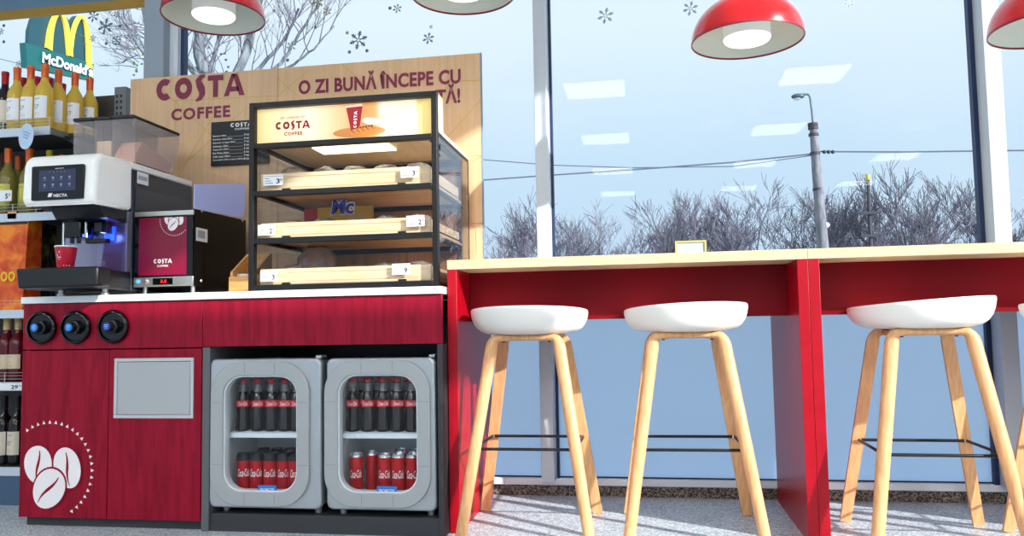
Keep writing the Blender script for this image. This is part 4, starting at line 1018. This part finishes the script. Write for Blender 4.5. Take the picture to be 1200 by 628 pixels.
for k, (q, Y, w) in enumerate(((5.5, 3.215, 'at the left edge'), (27, 3.31, 'behind the leftmost copper caps'), (43, 3.31, 'behind the second copper cap'), (58, 3.345, 'behind the corner bottle'), (73, 3.43, 'deepest on the shelf'))):
    p = px(q, 120, Y)
    (dup(rb_, (p.x, Y, zshelf), 0) if k else rb_)['label'] = 'red-capped dark wine bottle on the top shelf, '+w
    if not k: rb_.location = (p.x, Y, zshelf)
# extend the top shelf under the deeper bottles
obj('shelf', MB().box(px(58, 148, GY0).x+.0035, -2.57, GY0+.12, GY1-.001, zt-.014, zt), dk, gd)
# second shelf: rose bottles, oil bottle
G2 = 'bottles on the shelf below the top one'
sb = make_wine('sparkling_bottle', mat('pale_green_glass', (150, 140, 70), .06, trans=.4), orange_cap, .33, '', .040, mat('label_yellow', (206, 200, 90), .5), group=G2)
z2 = levels[1][0]+.0005
for k, (q, Y, w) in enumerate(((9.5, 3.25, 'pale bottle with orange cap at the left edge'), (34, 3.27, 'pale bottle with orange cap behind the round shelf sign'), (-4, 3.33, 'orange-capped bottle mostly outside the left edge'), (22, 3.40, 'orange-capped bottle deep between two pale ones'))):
    p = px(q, 200, Y)
    (dup(sb, (p.x, Y, z2)) if k else sb)['label'] = w+', second shelf'
    if not k: sb.location = (p.x, Y, z2)
yb_ = make_wine('oil_bottle', mat('dark_green_glass', (28, 40, 20), .08), mat('yellow_cap', (226, 200, 20), .4), .33, '', .034, mat('label_lime', (160, 170, 60), .5), group=G2)
for k, (q, Y, w) in enumerate(((57.5, 3.33, 'yellow-capped dark bottle above the machine\'s left shoulder'), (73, 3.43, 'yellow-capped dark bottle half hidden behind the machine'))):
    p = px(q, 200, Y)
    (dup(yb_, (p.x, Y, z2)) if k else yb_)['label'] = w
    if not k: yb_.location = (p.x, Y, z2)
# round shelf sign
p = px(33.5, 163, GY0-.02)
o = MB().lathe([(0, 0), (.058, 0), (.058, .002), (0, .002)], (0, 0, 0), 36, 'y', cap=False); o.m = 1
for q in range(3): o.box(-.03+.006*q, .03-.006*q, -.0032, -.0022, .016-.012*q, .02-.012*q)
so = obj('shelf_wobbler', o, [mat('wobbler_blue', (190, 212, 236), .4), mat('wobbler_print', (120, 150, 200), .5)])
tag(so, 'round pale blue tag hanging off the top shelf rail', 'shelf tag'); so.location = (p.x, GY0-.012, p.z-.058); so.rotation_euler = (0, .35, -.35)
so.location = (p.x, GY0-.05, p.z-.052)
# price tag on the second shelf
a = px(-8, 225, GY0); b = px(12, 235, GY0)
o = MB().box(a.x, b.x, GY0+.006, GY0+.009, b.z, b.z+.05); o.m = 1; text(o, '5', b.x-.032, b.x-.018, b.z+.01, b.z+.034, GY0+.0055, .03); text(o, '9', b.x-.014, b.x-.007, b.z+.02, b.z+.034, GY0+.0055, .02)
tag(obj('price_tag', o, [paper, ink]), 'white price tag reading 5 above the orange gift bag', 'price tag')
# gift bags on the third level
zb_ = levels[2][0]+.0005
def giftbag(x0, x1, z1, label, m_, y0):
    t = thing('gift_bag', label, 'gift bag', ((x0+x1)/2, y0+.05, zb_))
    b = MB(); b.add([(x0, y0, zb_), (x1-.012, y0, zb_), (x1-.012, y0+.11, zb_), (x0, y0+.11, zb_), (x0-.004, y0+.012, z1), (x1, y0+.012, z1), (x1, y0+.098, z1), (x0-.004, y0+.098, z1)],
        [(0, 3, 2, 1), (4, 5, 6, 7), (0, 1, 5, 4), (1, 2, 6, 5), (2, 3, 7, 6), (3, 0, 4, 7)])
    obj('bag_body', b, m_, t, .003); return t
orange = texmat('orange_print', (196, 56, 14), (240, 140, 30), (1, 1, 1), 14, 4, .35, c3=(224, 96, 20))
g0 = px(-20, 300, GY0+.02).x; g1 = px(30, 300, GY0+.02).x; gt = px(15, 255, GY0+.02).z
gb = giftbag(g0, g1, gt, 'orange printed gift bag with dark handles on the shelf edge', orange, GY0+.02)
gh = MB().box(g0, g1-.005, GY0+.028, GY0+.034, gt-.03, gt-.004); obj('top_band', gh, mat('band_brown', (70, 42, 24), .5), gb)
hd = MB(); xm = (g0+g1)/2+.02
hd.tube([(xm-.04+.08*k/10, GY0+.03, gt+.0+.045*math.sin(PI*k/10)) for k in range(11)], .0035, 8); obj('handle', hd, mat('rope_brown', (92, 66, 44), .8), gb)
ps = MB().box(xm-.005, xm+.04, GY0+.016, GY0+.0185, gt-.006, gt+.028); obj('hang_tag', ps, mat('kraft_peach', (226, 164, 112), .6), gb)
gw = MB(); text(gw, 'oo', px(0, 320, GY0+.015).x, px(17, 320, GY0+.015).x, px(5, 330, GY0+.015).z, px(5, 318, GY0+.015).z, GY0+.0185, .02); obj('gold_lettering', gw, mat('gold_print', (236, 190, 30), .4), gb)
g2 = px(30, 300, GY0+.14).x; g3 = px(48, 300, GY0+.14).x
gb2 = giftbag(g2, g3, px(40, 262, GY0+.14).z, 'dark patterned narrow gift bag behind the orange one', texmat('dark_pattern', (24, 20, 14), (120, 110, 60), (1, 1, .5), 40, 3, .5, lo=.5, hi=.7), GY0+.14)
bw = MB(); cxb = (g2+g3)/2; zz = px(40, 262, GY0+.14).z
for k in range(5): a = k*1.25; bw.tube([(cxb+.0, GY0+.13, zz-.01), (cxb+.03*math.cos(a), GY0+.125, zz-.005+.028*math.sin(a)), (cxb+.045*math.cos(a+.5), GY0+.125, zz-.005+.036*math.sin(a+.5)), (cxb, GY0+.13, zz-.01)], .005, 6)
obj('raffia_bow', bw, mat('raffia', (104, 82, 50), .9), gb2)
# lower shelves
G3 = 'bottles on the lower wine shelves'
cb = make_wine('brandy_bottle', rose_glass, cream_cap, .30, '', .040, mat('label_ivory', (214, 196, 168), .6), group=G3, lz=(.06, .125))
z3 = levels[3][0]+.0005
for k, (q, Y, w) in enumerate(((7.5, 3.23, 'cream-capped dark red bottle at the left edge, middle shelf'), (21, 3.24, 'cream-capped dark red bottle beside the cabinet, middle shelf'), (-8, 3.22, 'cream-capped dark red bottle just outside the left edge'))):
    p = px(q, 420, Y); X = p.x if k != 1 else p.x
    (dup(cb, (X, Y, z3)) if k else cb)['label'] = w
    if not k: cb.location = (X, Y, z3)
db = make_wine('dark_wine_bottle', dark_glass, black_plastic, .31, '1827', .038, mat('label_antique', (214, 206, 188), .6), group=G3, lz=(.045, .15))
z4 = levels[4][0]+.0005
for k, (q, Y, w) in enumerate(((4.5, 3.23, 'black bottle with ivory label at the left edge, bottom shelf'), (20, 3.24, 'black bottle with ivory label beside the cabinet, bottom shelf'), (-12, 3.23, 'black bottle just outside the left edge, bottom shelf'))):
    p = px(q, 500, Y)
    (dup(db, (p.x, Y, z4)) if k else db)['label'] = w
    if not k: db.location = (p.x, Y, z4)

# ------------------------------------------------------------------ snowflake stickers on the glass
fl_grey = mat('sticker_grey', (88, 118, 136), .5); fl_pale = mat('sticker_pale', (176, 198, 214), .5); fl_gold = mat('sticker_olive', (150, 150, 118), .5)
DY = WY-.0135
def flake(cx, cy, rpx, arms=6, style=0, m_=fl_grey, lab=''):
    p = px(cx, cy, DY); R = rpx*DY/F*1.0; b = MB()
    def bar(a, r0, r1, w):
        d = Vector((math.cos(a), 0, math.sin(a))); n = Vector((-d.z, 0, d.x))*w
        q = [p+d*r0-n, p+d*r1-n, p+d*r1+n, p+d*r0+n]; b.add([(v.x, DY-.0006, v.z) for v in q]+[(v.x, DY, v.z) for v in q], [(0, 1, 2, 3), (0, 4, 5, 1), (1, 5, 6, 2), (2, 6, 7, 3), (3, 7, 4, 0)])
    for k in range(arms):
        a = 2*PI*k/arms+.3; bar(a, R*.12, R, R*.07)
        for f_, L in ((.5, .28), (.72, .22)):
            base = p+Vector((math.cos(a), 0, math.sin(a)))*R*f_
            for s in (-1, 1):
                d = Vector((math.cos(a+s*.9), 0, math.sin(a+s*.9))); n = Vector((-d.z, 0, d.x))*R*.055
                q = [base-n, base+d*R*L-n, base+d*R*L+n, base+n]; b.add([(v.x, DY-.0006, v.z) for v in q], [(0, 1, 2, 3)])
        if style == 1:
            e_ = p+Vector((math.cos(a), 0, math.sin(a)))*R*.95; b.lathe([(R*.13, 0), (R*.13, .0006), (0, .0006)], (e_.x, DY, e_.z), 12, 'y', cap=False)
    if style == 1: b.lathe([(R*.24, 0), (R*.24, .0007), (0, .0007)], (p.x, DY, p.z), 16, 'y', cap=False)
    if style == 2: ring_plate(b, [(p.x+R*1.1*math.cos(2*PI*k/24), p.z+R*1.1*math.sin(2*PI*k/24)) for k in range(24)], [(p.x+R*.93*math.cos(2*PI*k/24), p.z+R*.93*math.sin(2*PI*k/24)) for k in range(24)], DY-.0006, DY)
    tag(obj('snowflake_sticker', b, m_), lab, 'window sticker', 'snowflake stickers on the window glass')
def dot(cx, cy, rpx, m_, lab):
    p = px(cx, cy, DY); R = rpx*DY/F; tag(obj('dot_sticker', MB().lathe([(0, 0), (R, 0), (R, .0006), (0, .0006)], (p.x, DY, p.z), 20, 'y', cap=False), m_), lab, 'window sticker', 'dot stickers on the window glass')
for a in ((123.5, 31, 10.5, 6, 1, fl_grey, 'large snowflake sticker with knobbed arms right of the fast-food sign'), (109.5, 19, 8.5, 6, 0, fl_grey, 'fine snowflake sticker left above the knobbed one'), (136.5, 47.5, 6, 6, 2, fl_grey, 'ringed snowflake sticker left of the grey column'),
          (108.5, 45, 5, 6, 0, fl_grey, 'small snowflake sticker beside the yellow arch edge'), (137, 17, 5, 6, 0, fl_grey, 'small snowflake sticker under the gold window trim, near the column'), (1, 37, 5, 6, 0, fl_grey, 'snowflake sticker cut by the left edge'), (22, 75, 5, 6, 0, fl_grey, 'snowflake sticker just above the wine bottle caps'),
          (420, 47, 12, 6, 0, fl_grey, 'large dark snowflake sticker above the slogan panel'), (502, 45, 7.5, 6, 0, fl_grey, 'snowflake sticker below the second lamp'), (465.5, 10, 6, 6, 0, fl_grey, 'small snowflake sticker left of the second lamp'),
          (341.5, 54, 7, 6, 0, fl_pale, 'pale snowflake sticker over the leaning tree branches'), (372, 2, 9, 6, 0, fl_gold, 'olive snowflake sticker at the top edge over yellow twigs'), (383.5, 13, 6, 6, 0, fl_gold, 'small olive snowflake sticker at upper end of yellow twigs'),
          (709.5, 18.5, 10, 6, 0, fl_pale, 'pale snowflake sticker right of the window mullion'), (809, 10, 9, 6, 0, fl_pale, 'pale snowflake sticker left of the hanging red lamp'), (807, -5, 6, 6, 0, fl_pale, 'pale snowflake sticker at the top edge'), (995, 3, 6, 6, 0, fl_pale, 'pale snowflake sticker at the top edge, right of the hanging lamp')):
    flake(*a)
for a in ((124, 12, 2, fl_grey, 'grey dot sticker under the gold trim'), (140.5, 31, 2.2, fl_grey, 'grey dot sticker right of the knobbed snowflake'), (124.5, 51, 2.2, fl_grey, 'grey dot sticker left of the ringed snowflake'), (4.5, 30, 2.2, fl_grey, 'upper grey dot sticker by the left edge'), (4.5, 49, 2.2, fl_grey, 'lower grey dot sticker by the left edge'),
          (407, 38.5, 2.2, fl_gold, 'olive dot sticker left above the large dark snowflake'), (409.5, 61, 2.2, fl_grey, 'grey dot sticker left below the large dark snowflake'), (430, 59.5, 2.2, fl_grey, 'grey dot sticker right below the large dark snowflake'), (505, 31.5, 2.2, fl_pale, 'pale dot sticker above the snowflake under the second lamp'), (457, 9.5, 2.2, fl_grey, 'grey dot sticker near the top, left of the second lamp'),
          (337, 70.5, 2.2, fl_grey, 'grey dot sticker low over the tree branches'), (321, 12.5, 2, fl_gold, 'olive dot sticker over the yellow twigs')):
    dot(*a)

# ------------------------------------------------------------------ outside: totem sign, trees, poles, wires
OX = -12.0
def tp(x, y): return pxX(x, y, OX)
tt = thing('totem_sign', 'tall dark green fast-food sign with yellow arches, seen through the left window', 'sign', (OX, 14.5, -.25))
gdk = mat('sign_dark_green', (24, 66, 78), .5); gband = mat('sign_green_band', (16, 84, 86), .45); yel = mat('arch_yellow', (238, 204, 70), .4)
def yz(x, y): p = tp(x, y); return (p.y, p.z)
obj('sign_body', MB().prismx([yz(*q) for q in ((33, 60), (34, 36), (38, 22), (46, 15), (60, 12), (70, 13), (78, 20), (82, 26), (88, 19), (94, 18), (99, 24), (103, 42), (106, 76), (103, 88), (34, 76))], OX-.08, OX), gdk, tt)
obj('name_band', MB().prismx([yz(*q) for q in ((28, 50), (108, 75), (105, 94), (30, 79))], OX-.1, OX+.04), gband, tt)
ar = MB()
def stroke(pts, ws, x0):
    P_ = [Vector(yz(*q)) for q in pts]; L_ = []
    for i in range(len(P_)-1):
        for k in range(4):                      # smooth the corners with a Catmull-Rom spline
            a, b, c, d = P_[max(i-1, 0)], P_[i], P_[i+1], P_[min(i+2, len(P_)-1)]; t = k/4
            L_.append((.5*((2*b)+(c-a)*t+(2*a-5*b+4*c-d)*t*t+(3*b-a-3*c+d)*t**3), ws[i]+(ws[i+1]-ws[i])*t))
    L_.append((P_[-1], ws[-1])); vs = []
    for i, (p, w) in enumerate(L_):
        t = (L_[min(i+1, len(L_)-1)][0]-L_[max(i-1, 0)][0]).normalized(); n = Vector((-t.y, t.x))*w
        for q in (p-n, p+n): vs.append((x0, q.x, q.y))
    m_ = len(vs); vs += [(x0-.05, y, z) for _, y, z in vs]; fs = []
    for k in range(len(L_)-1): fs += [(2*k, 2*k+1, 2*k+3, 2*k+2), (2*k, 2*k+2, 2*k+2+m_, 2*k+m_), (2*k+1+m_, 2*k+3+m_, 2*k+3, 2*k+1)]
    ar.add(vs, fs)
stroke([(55, 58), (57, 38), (61, 23), (66, 16), (71, 18), (76, 32), (80, 66)], [.085, .07, .05, .035, .045, .06, .08], OX+.06)
stroke([(80, 66), (83, 38), (88, 24), (93, 20), (98, 28), (101, 48), (102, 80)], [.03, .045, .045, .035, .05, .07, .075], OX+.075)
obj('arches', ar, yel, tt)
nm = MB(); vs_, fs_ = glyphs('McDonald\u2019s', .03)
ax_ = min(v[0] for v in vs_); bx_ = max(v[0] for v in vs_); ay_ = min(v[1] for v in vs_); by_ = max(v[1] for v in vs_)
c00, c10, c01, c11 = (Vector(yz(*q)) for q in ((45, 73.5), (104, 90.5), (45.5, 61), (104.5, 79)))
vv = []
for v in vs_:
    u = (v[0]-ax_)/(bx_-ax_); w = (v[1]-ay_)/(by_-ay_); q = (c00*(1-u)+c10*u)*(1-w)+(c01*(1-u)+c11*u)*w; vv.append((OX+.09, q.x, q.y))
nm.add(vv, fs_); obj('name_lettering', nm, white_print, tt)
pa, pb_ = yz(60, 84)[0], yz(74, 84)[0]
obj('post', MB().box(OX-.3, OX-.05, pa, pb_, -.25, 6.1), gdk, tt)

def tree_mesh(seed, H=7., spread=1., levels_=5, trunk=.11, base_frac=.22, n_side=3):
    rnd = random.Random(seed); b = MB()
    def grow(p, d, L, r, lev):
        n = 3; pts = [p]; rs = [r]
        for i in range(n):
            d = (d+Vector((rnd.uniform(-.18, .18), rnd.uniform(-.18, .18), rnd.uniform(-.02, .14)))).normalized(); p = p+d*L/n; pts.append(p); rs.append(max(r*(1-.45*(i+1)/n), .0085))
        b.tube(pts, rs, n_side if lev > 1 else 6, cap=False)
        if lev >= levels_: return
        k = rnd.choice((3, 4, 4, 5)) if lev < 3 else rnd.choice((3, 4, 4))
        for j in range(k):
            f = rnd.uniform(.35, 1.); i0 = min(int(f*n), n-1); q = pts[i0].lerp(pts[i0+1], f*n-i0)
            a = rnd.uniform(0, 2*PI); tilt = rnd.uniform(.35, .85)*spread
            o1 = d.orthogonal().normalized(); o2 = d.cross(o1)
            nd = (d*math.cos(tilt)+(o1*math.cos(a)+o2*math.sin(a))*math.sin(tilt)); nd.z = nd.z*.8+.22; nd.normalize()
            grow(q, nd, L*rnd.uniform(.55, .80), max(rs[i0]*.62, .009), lev+1)
    grow(Vector((0, 0, 0)), Vector((rnd.uniform(-.06, .06), 0, 1)).normalized(), H*.36, trunk, 0)
    return b
def make_tree(seed, **k):
    t = thing('bare_tree', '', 'tree', (0, 0, 0), 'bare trees along the road behind the window')
    obj('branches', tree_mesh(seed, **k), bark, t); return t
GZ = -.25
protos = [make_tree(11, spread=.8), make_tree(23, spread=1.05), make_tree(37, spread=.65), make_tree(53, spread=.95)]
for p_ in protos:
    vs = [v.co.z for ch in kids(p_) for v in ch.data.vertices]; p_['_h'] = max(vs)
tl = [(575, 250, 1, 38), (600, 238, 0, 40), (655, 228, 0, 37), (683, 243, 2, 42), (728, 232, 1, 37), (745, 243, 0, 43), (775, 214, 2, 38), (800, 238, 1, 44), (822, 206, 0, 37), (850, 250, 3, 42), (888, 205, 3, 38), (915, 220, 1, 42), (935, 215, 0, 38), (975, 210, 2, 37), (998, 225, 3, 42), (1040, 235, 1, 44), (1068, 190, 0, 38), (1095, 208, 3, 41), (1140, 192, 2, 38), (1120, 240, 1, 45), (1192, 215, 1, 38), (635, 250, 3, 44), (1022, 232, 0, 40)]
desc = ['far left bare tree next to the logo panel', 'bare tree left of the window mullion', 'rounded bare tree right of the mullion', 'low bare tree right of the mullion, farther back', 'wide low bare tree in the middle window', 'bare tree behind the wide low one', 'bare tree above the small yellow-framed board, leaning left', 'bare tree behind the yellow-framed board', 'tall slim bare tree above the middle stool', 'low bare tree in the gap left of the wide crown', 'wide bare crown left of the street lamp', 'bare tree in the wide crown\'s right flank', 'bare tree just left of the street lamp pole', 'bare tree just right of the street lamp pole', 'bare tree between the lamp pole and the utility pole', 'bare tree behind the utility pole', 'tallest bare tree in the right half of the window', 'bare tree beside the tallest one', 'slim bare tree by the right mullion', 'low bare tree before the right mullion', 'bare tree beyond the right mullion', 'low bare tree hidden partly by the mullion', 'low bare tree at the utility pole foot']
for k, (x, ytop, pi, D) in enumerate(tl):
    p = px(x, ytop, D); h = p.z-GZ; s = h/protos[pi]['_h']; P_ = protos[pi]
    first = P_.name not in used
    o = P_ if first else dup(P_, (0, 0, 0)); used.add(P_.name)
    o.location = (p.x, D, GZ); o.scale = (s, s, s); o.rotation_euler = (0, 0, random.uniform(0, 6)); o['label'] = desc[k]
# dense twig undergrowth along the road edge
rnd = random.Random(5); b = MB()
for k in range(2600):
    x = rnd.uniform(-14, 34); y = rnd.uniform(45, 48); h = rnd.uniform(1.5, 5.2); dx = rnd.uniform(-1, 1)
    b.tube([(x, y, GZ), (x+dx*.4, y, GZ+h*.55), (x+dx, y, GZ+h)], [.035, .02, .012], 3, cap=False)
tag(obj('brushwood', b, bark), 'dense bare brushwood behind the row of roadside trees', 'shrubs', kind='stuff')

# close pale tree at the upper left, leaning branches
nt_ = thing('poplar_tree', 'close pale-barked bare tree with branches rising right above the logo panel', 'tree', (px(240, 100, 8).x, 8, GZ))
NY = 8.0
def br(pts, r0, r1, mb):
    P_ = [px(x, y, NY+dy) for x, y, dy in pts]; n = len(P_); out = []
    for i in range(n-1):
        for k in range(4): out.append(P_[i].lerp(P_[i+1], k/4))
    out.append(P_[-1]); N = len(out)
    for i in range(1, N-1): out[i] = out[i]+Vector((random.uniform(-.012, .012), 0, random.uniform(-.012, .012)))
    mb.tube(out, [r0+(r1-r0)*i/(N-1) for i in range(N)], 8); return out
tb = px(262, 150, NY)
trunk = MB(); trunk.tube([(tb.x, NY, GZ), (tb.x-.02, NY, 1.2), tuple(tb)], [.14, .12, .10], 12)
main = []
for pts, r0, r1 in (([(262, 152, 0), (240, 100, 0), (233, 55, 0), (236, 10, 0), (238, -60, 0)], .15, .09), ([(262, 152, 0), (268, 110, 0), (290, 60, .1), (302, 10, .2), (312, -40, .2)], .11, .06), ([(240, 100, 0), (222, 75, -.1), (205, 55, -.1), (180, 20, -.2)], .08, .04), ([(245, 90, .1), (258, 40, .2), (262, -20, .2)], .05, .03), ([(266, 120, 0), (305, 78, .1), (335, 45, .2), (350, 10, .2)], .05, .022), ([(275, 110, 0), (330, 75, .2), (345, 48, .2), (372, 8, .3), (376, -30, .3)], .045, .018), ([(300, 95, 0), (345, 75, .1), (368, 58, .1), (392, 30, .1)], .035, .012), ([(262, 152, 0), (200, 95, -.2), (168, 60, -.3), (142, 20, -.3)], .06, .03)):
    main.append((br(pts, r0*.55, r1*.55, trunk), r1))
obj('trunk_and_boughs', trunk, bark_pale, nt_)
tw = MB(); rn = random.Random(9)
def twig(p, d, L, r, lev):
    pts = [p]
    for i in range(3): d = (d+Vector((rn.uniform(-.25, .25), rn.uniform(-.2, .2), rn.uniform(-.1, .2)))).normalized(); p = p+d*L/3; pts.append(p)
    tw.tube(pts, [r, r*.8, r*.6, r*.4], 4, cap=False)
    if lev < 3:
        for j in range(3): twig(pts[rn.choice((1, 2, 3))], (d+Vector((rn.uniform(-.8, .8), rn.uniform(-.4, .4), rn.uniform(-.3, .5)))).normalized(), L*.6, r*.6, lev+1)
for ol, r1 in main:
    for i in range(3, len(ol), 2):
        if ol[i].z < 1.9: continue
        twig(ol[i], Vector((rn.uniform(-.5, .9), rn.uniform(-.3, .3), .8)).normalized(), rn.uniform(.35, .7), .008, 0)
obj('twigs', tw, bark, nt_)
# left tree behind the column, fine hanging twigs
n2 = thing('weeping_tree', 'fine-twigged bare tree left of the grey column', 'tree', (px(175, 60, 9).x, 9, GZ))
t3 = MB(); b0 = px(182, 60, 9); t3.tube([(b0.x, 9, GZ), (b0.x, 9, 2.2), tuple(b0), tuple(px(165, -20, 9))], [.16, .12, .08, .05], 8); obj('trunk', t3, bark_pale, n2)
tw = MB()
for k in range(46):
    s = px(rn.uniform(158, 180), rn.uniform(-30, 80), 9); d = Vector((-1, rn.uniform(-.3, .3), rn.uniform(-.2, 1.0))).normalized(); twig(s, d, rn.uniform(.25, .5), .007, 1)
obj('twigs', tw, bark, n2)
lv = MB()
for k in range(26):
    q = px(rn.choice((160, 165, 262, 240))+rn.uniform(-6, 6), rn.uniform(50, 88), 8.6); s = .022
    a = rn.uniform(0, 6); lv.add([(q.x+s*math.cos(a+t), q.y+rn.uniform(-.01, .01), q.z+s*.8*math.sin(a+t)) for t in (0, 1.6, 3.1, 4.7)], [(0, 1, 2, 3)])
obj('last_leaves', lv, mat('leaf_green', (78, 110, 70), .7), n2)

# street lamp
LY = 25.0
conc = texmat('concrete_pole', (98, 100, 110), (128, 130, 138), (4, 4, 1), 3, 3, .8)
p0 = px(964, 285, LY); p1 = px(953, 146, LY)
sl = thing('street_lamp', 'tall concrete street lamp with curved arm in the middle of the window', 'street lamp', (p0.x+.1, LY, GZ))
b = px(975, 372, LY); obj('pole', MB().tube([(b.x, LY, GZ), tuple(p0), tuple(px(957, 200, LY)), tuple(p1)], [.2, .17, .14, .115], 14), conc, sl)
k_ = MB()
for y_ in (146, 150, 158, 180, 222): q = px(952.5+(y_-146)*.08, y_, LY); k_.lathe([(.15, -.04), (.15, .04)], q, 14)
obj('bands', k_, mat('band_dark', (60, 58, 64), .7), sl)
obj('arm', MB().tube([tuple(p1), tuple(px(951.5, 130, LY)), tuple(px(949.5, 114, LY)), tuple(px(947, 110.5, LY)), tuple(px(939, 110.5, LY))], .035, 8), mat('arm_grey', (96, 110, 122), .5), sl)
h = px(935, 113, LY); obj('lamp_head', MB().sphere(h, .16, 14, 8, .55, 1.25, .8), mat('head_grey', (72, 86, 98), .4), sl)
obj('lamp_glass', MB().sphere(h+Vector((-.02, 0, -.06)), .1, 12, 8, .6, 1.2, .9), mat('head_glass', (190, 200, 206), .2), sl)
# second round lamp
q = px(965, 264, 30); rl = thing('globe_lamp', 'small round white street lamp beside the tall pole', 'street lamp', (q.x, 30, GZ))
obj('globe', MB().sphere(q, .17, 14, 8, .7, 1.3, 1.3), white_gloss, rl); obj('pole', MB().tube([(q.x, 30, GZ), (q.x, 30, q.z-.1)], .05, 8), conc, rl)
# utility pole
UYp = 34; q = px(1017, 208, UYp); b = px(1021, 300, UYp)
upo = thing('utility_pole', 'thin dark utility pole with two cross arms and yellow tip', 'utility pole', (q.x, UYp, GZ))
obj('pole', MB().tube([(b.x, UYp, GZ), tuple(b), tuple(q)], [.1, .09, .07], 8), mat('pole_dark', (60, 62, 72), .8), upo)
c_ = MB()
for y_, dx in ((250.5, 12), (277, 10)): a, bb = px(1019-dx, y_, UYp), px(1019+dx, y_-.6, UYp); c_.box(a.x, bb.x, UYp-.15, UYp-.05, a.z-.05, a.z+.06); 
obj('cross_arm', c_, MATS['pole_dark'], upo)
obj('yellow_tip', MB().lathe([(.09, 0), (.09, .22)], q-Vector((0, 0, .1)), 8), mat('tip_yellow', (196, 180, 70), .6), upo)
# wires
wire = mat('wire_grey', (92, 104, 122), .7)
def cable(pts, Y, label, r=.022):
    P_ = [px(x, y, Y if not isinstance(Y, tuple) else Y[0]+(Y[1]-Y[0])*i/(len(pts)-1)) for i, (x, y) in enumerate(pts)]
    tag(obj('power_cable', MB().tube(P_, r, 6), wire), label, 'cable')
cable([(440, 224), (565, 211), (648, 205), (760, 197.5), (860, 190), (950, 180.5)], 25, 'power cable rising from the left to the street lamp pole', .024)
cable([(957, 177.5), (1060, 178), (1170, 176.5), (1300, 175)], 25, 'power cable running right from the street lamp pole', .024)
cable([(440, 170), (565, 187), (648, 193.5), (740, 196.5), (860, 195), (952, 182)], 25, 'thin upper cable crossing behind the window mullion', .016)
cable([(-60, 62), (0, 69), (60, 84), (110, 95)], 22, 'thin cable passing behind the fast-food sign', .012)
k = MB(); 
for x in (966, 971, 976): q = px(x, 178, 24.95); k.sphere(q, .06, 8, 6)
tag(obj('cable_clamps', k, mat('clamp_dark', (50, 54, 66), .6)), 'dark clamps on the cable just right of the lamp pole', 'cable clamp')
# small board with a yellow frame
a, b = px(793, 283, 33), px(826, 296, 33); fs_ = thing('roadside_board', 'low white board with yellow frame by the road', 'board', ((a.x+b.x)/2, 33, GZ))
zz1 = px(810, 284, 33).z; zz0 = px(810, 304, 33).z
obj('panel', MB().box(a.x, b.x, 33, 33.05, zz0, zz1), mat('board_grey', (186, 190, 200), .6), fs_)
w = .07; obj('yellow_frame', MB().box(a.x-w, b.x+w, 32.96, 33.0, zz1, zz1+w).box(a.x-w, a.x, 32.96, 33, zz0, zz1).box(b.x, b.x+w, 32.96, 33, zz0, zz1).box(a.x-w, b.x+w, 32.96, 33, zz0-w, zz0), mat('frame_yellow', (206, 186, 90), .6), fs_)
obj('post', MB().box(a.x+.05, a.x+.12, 33.01, 33.08, GZ, zz0).box(b.x-.12, b.x-.05, 33.01, 33.08, GZ, zz0), conc, fs_)

# tidy helper properties
for o in bpy.data.objects:
    for q in ('_base', '_h'):
        if q in o: del o[q]
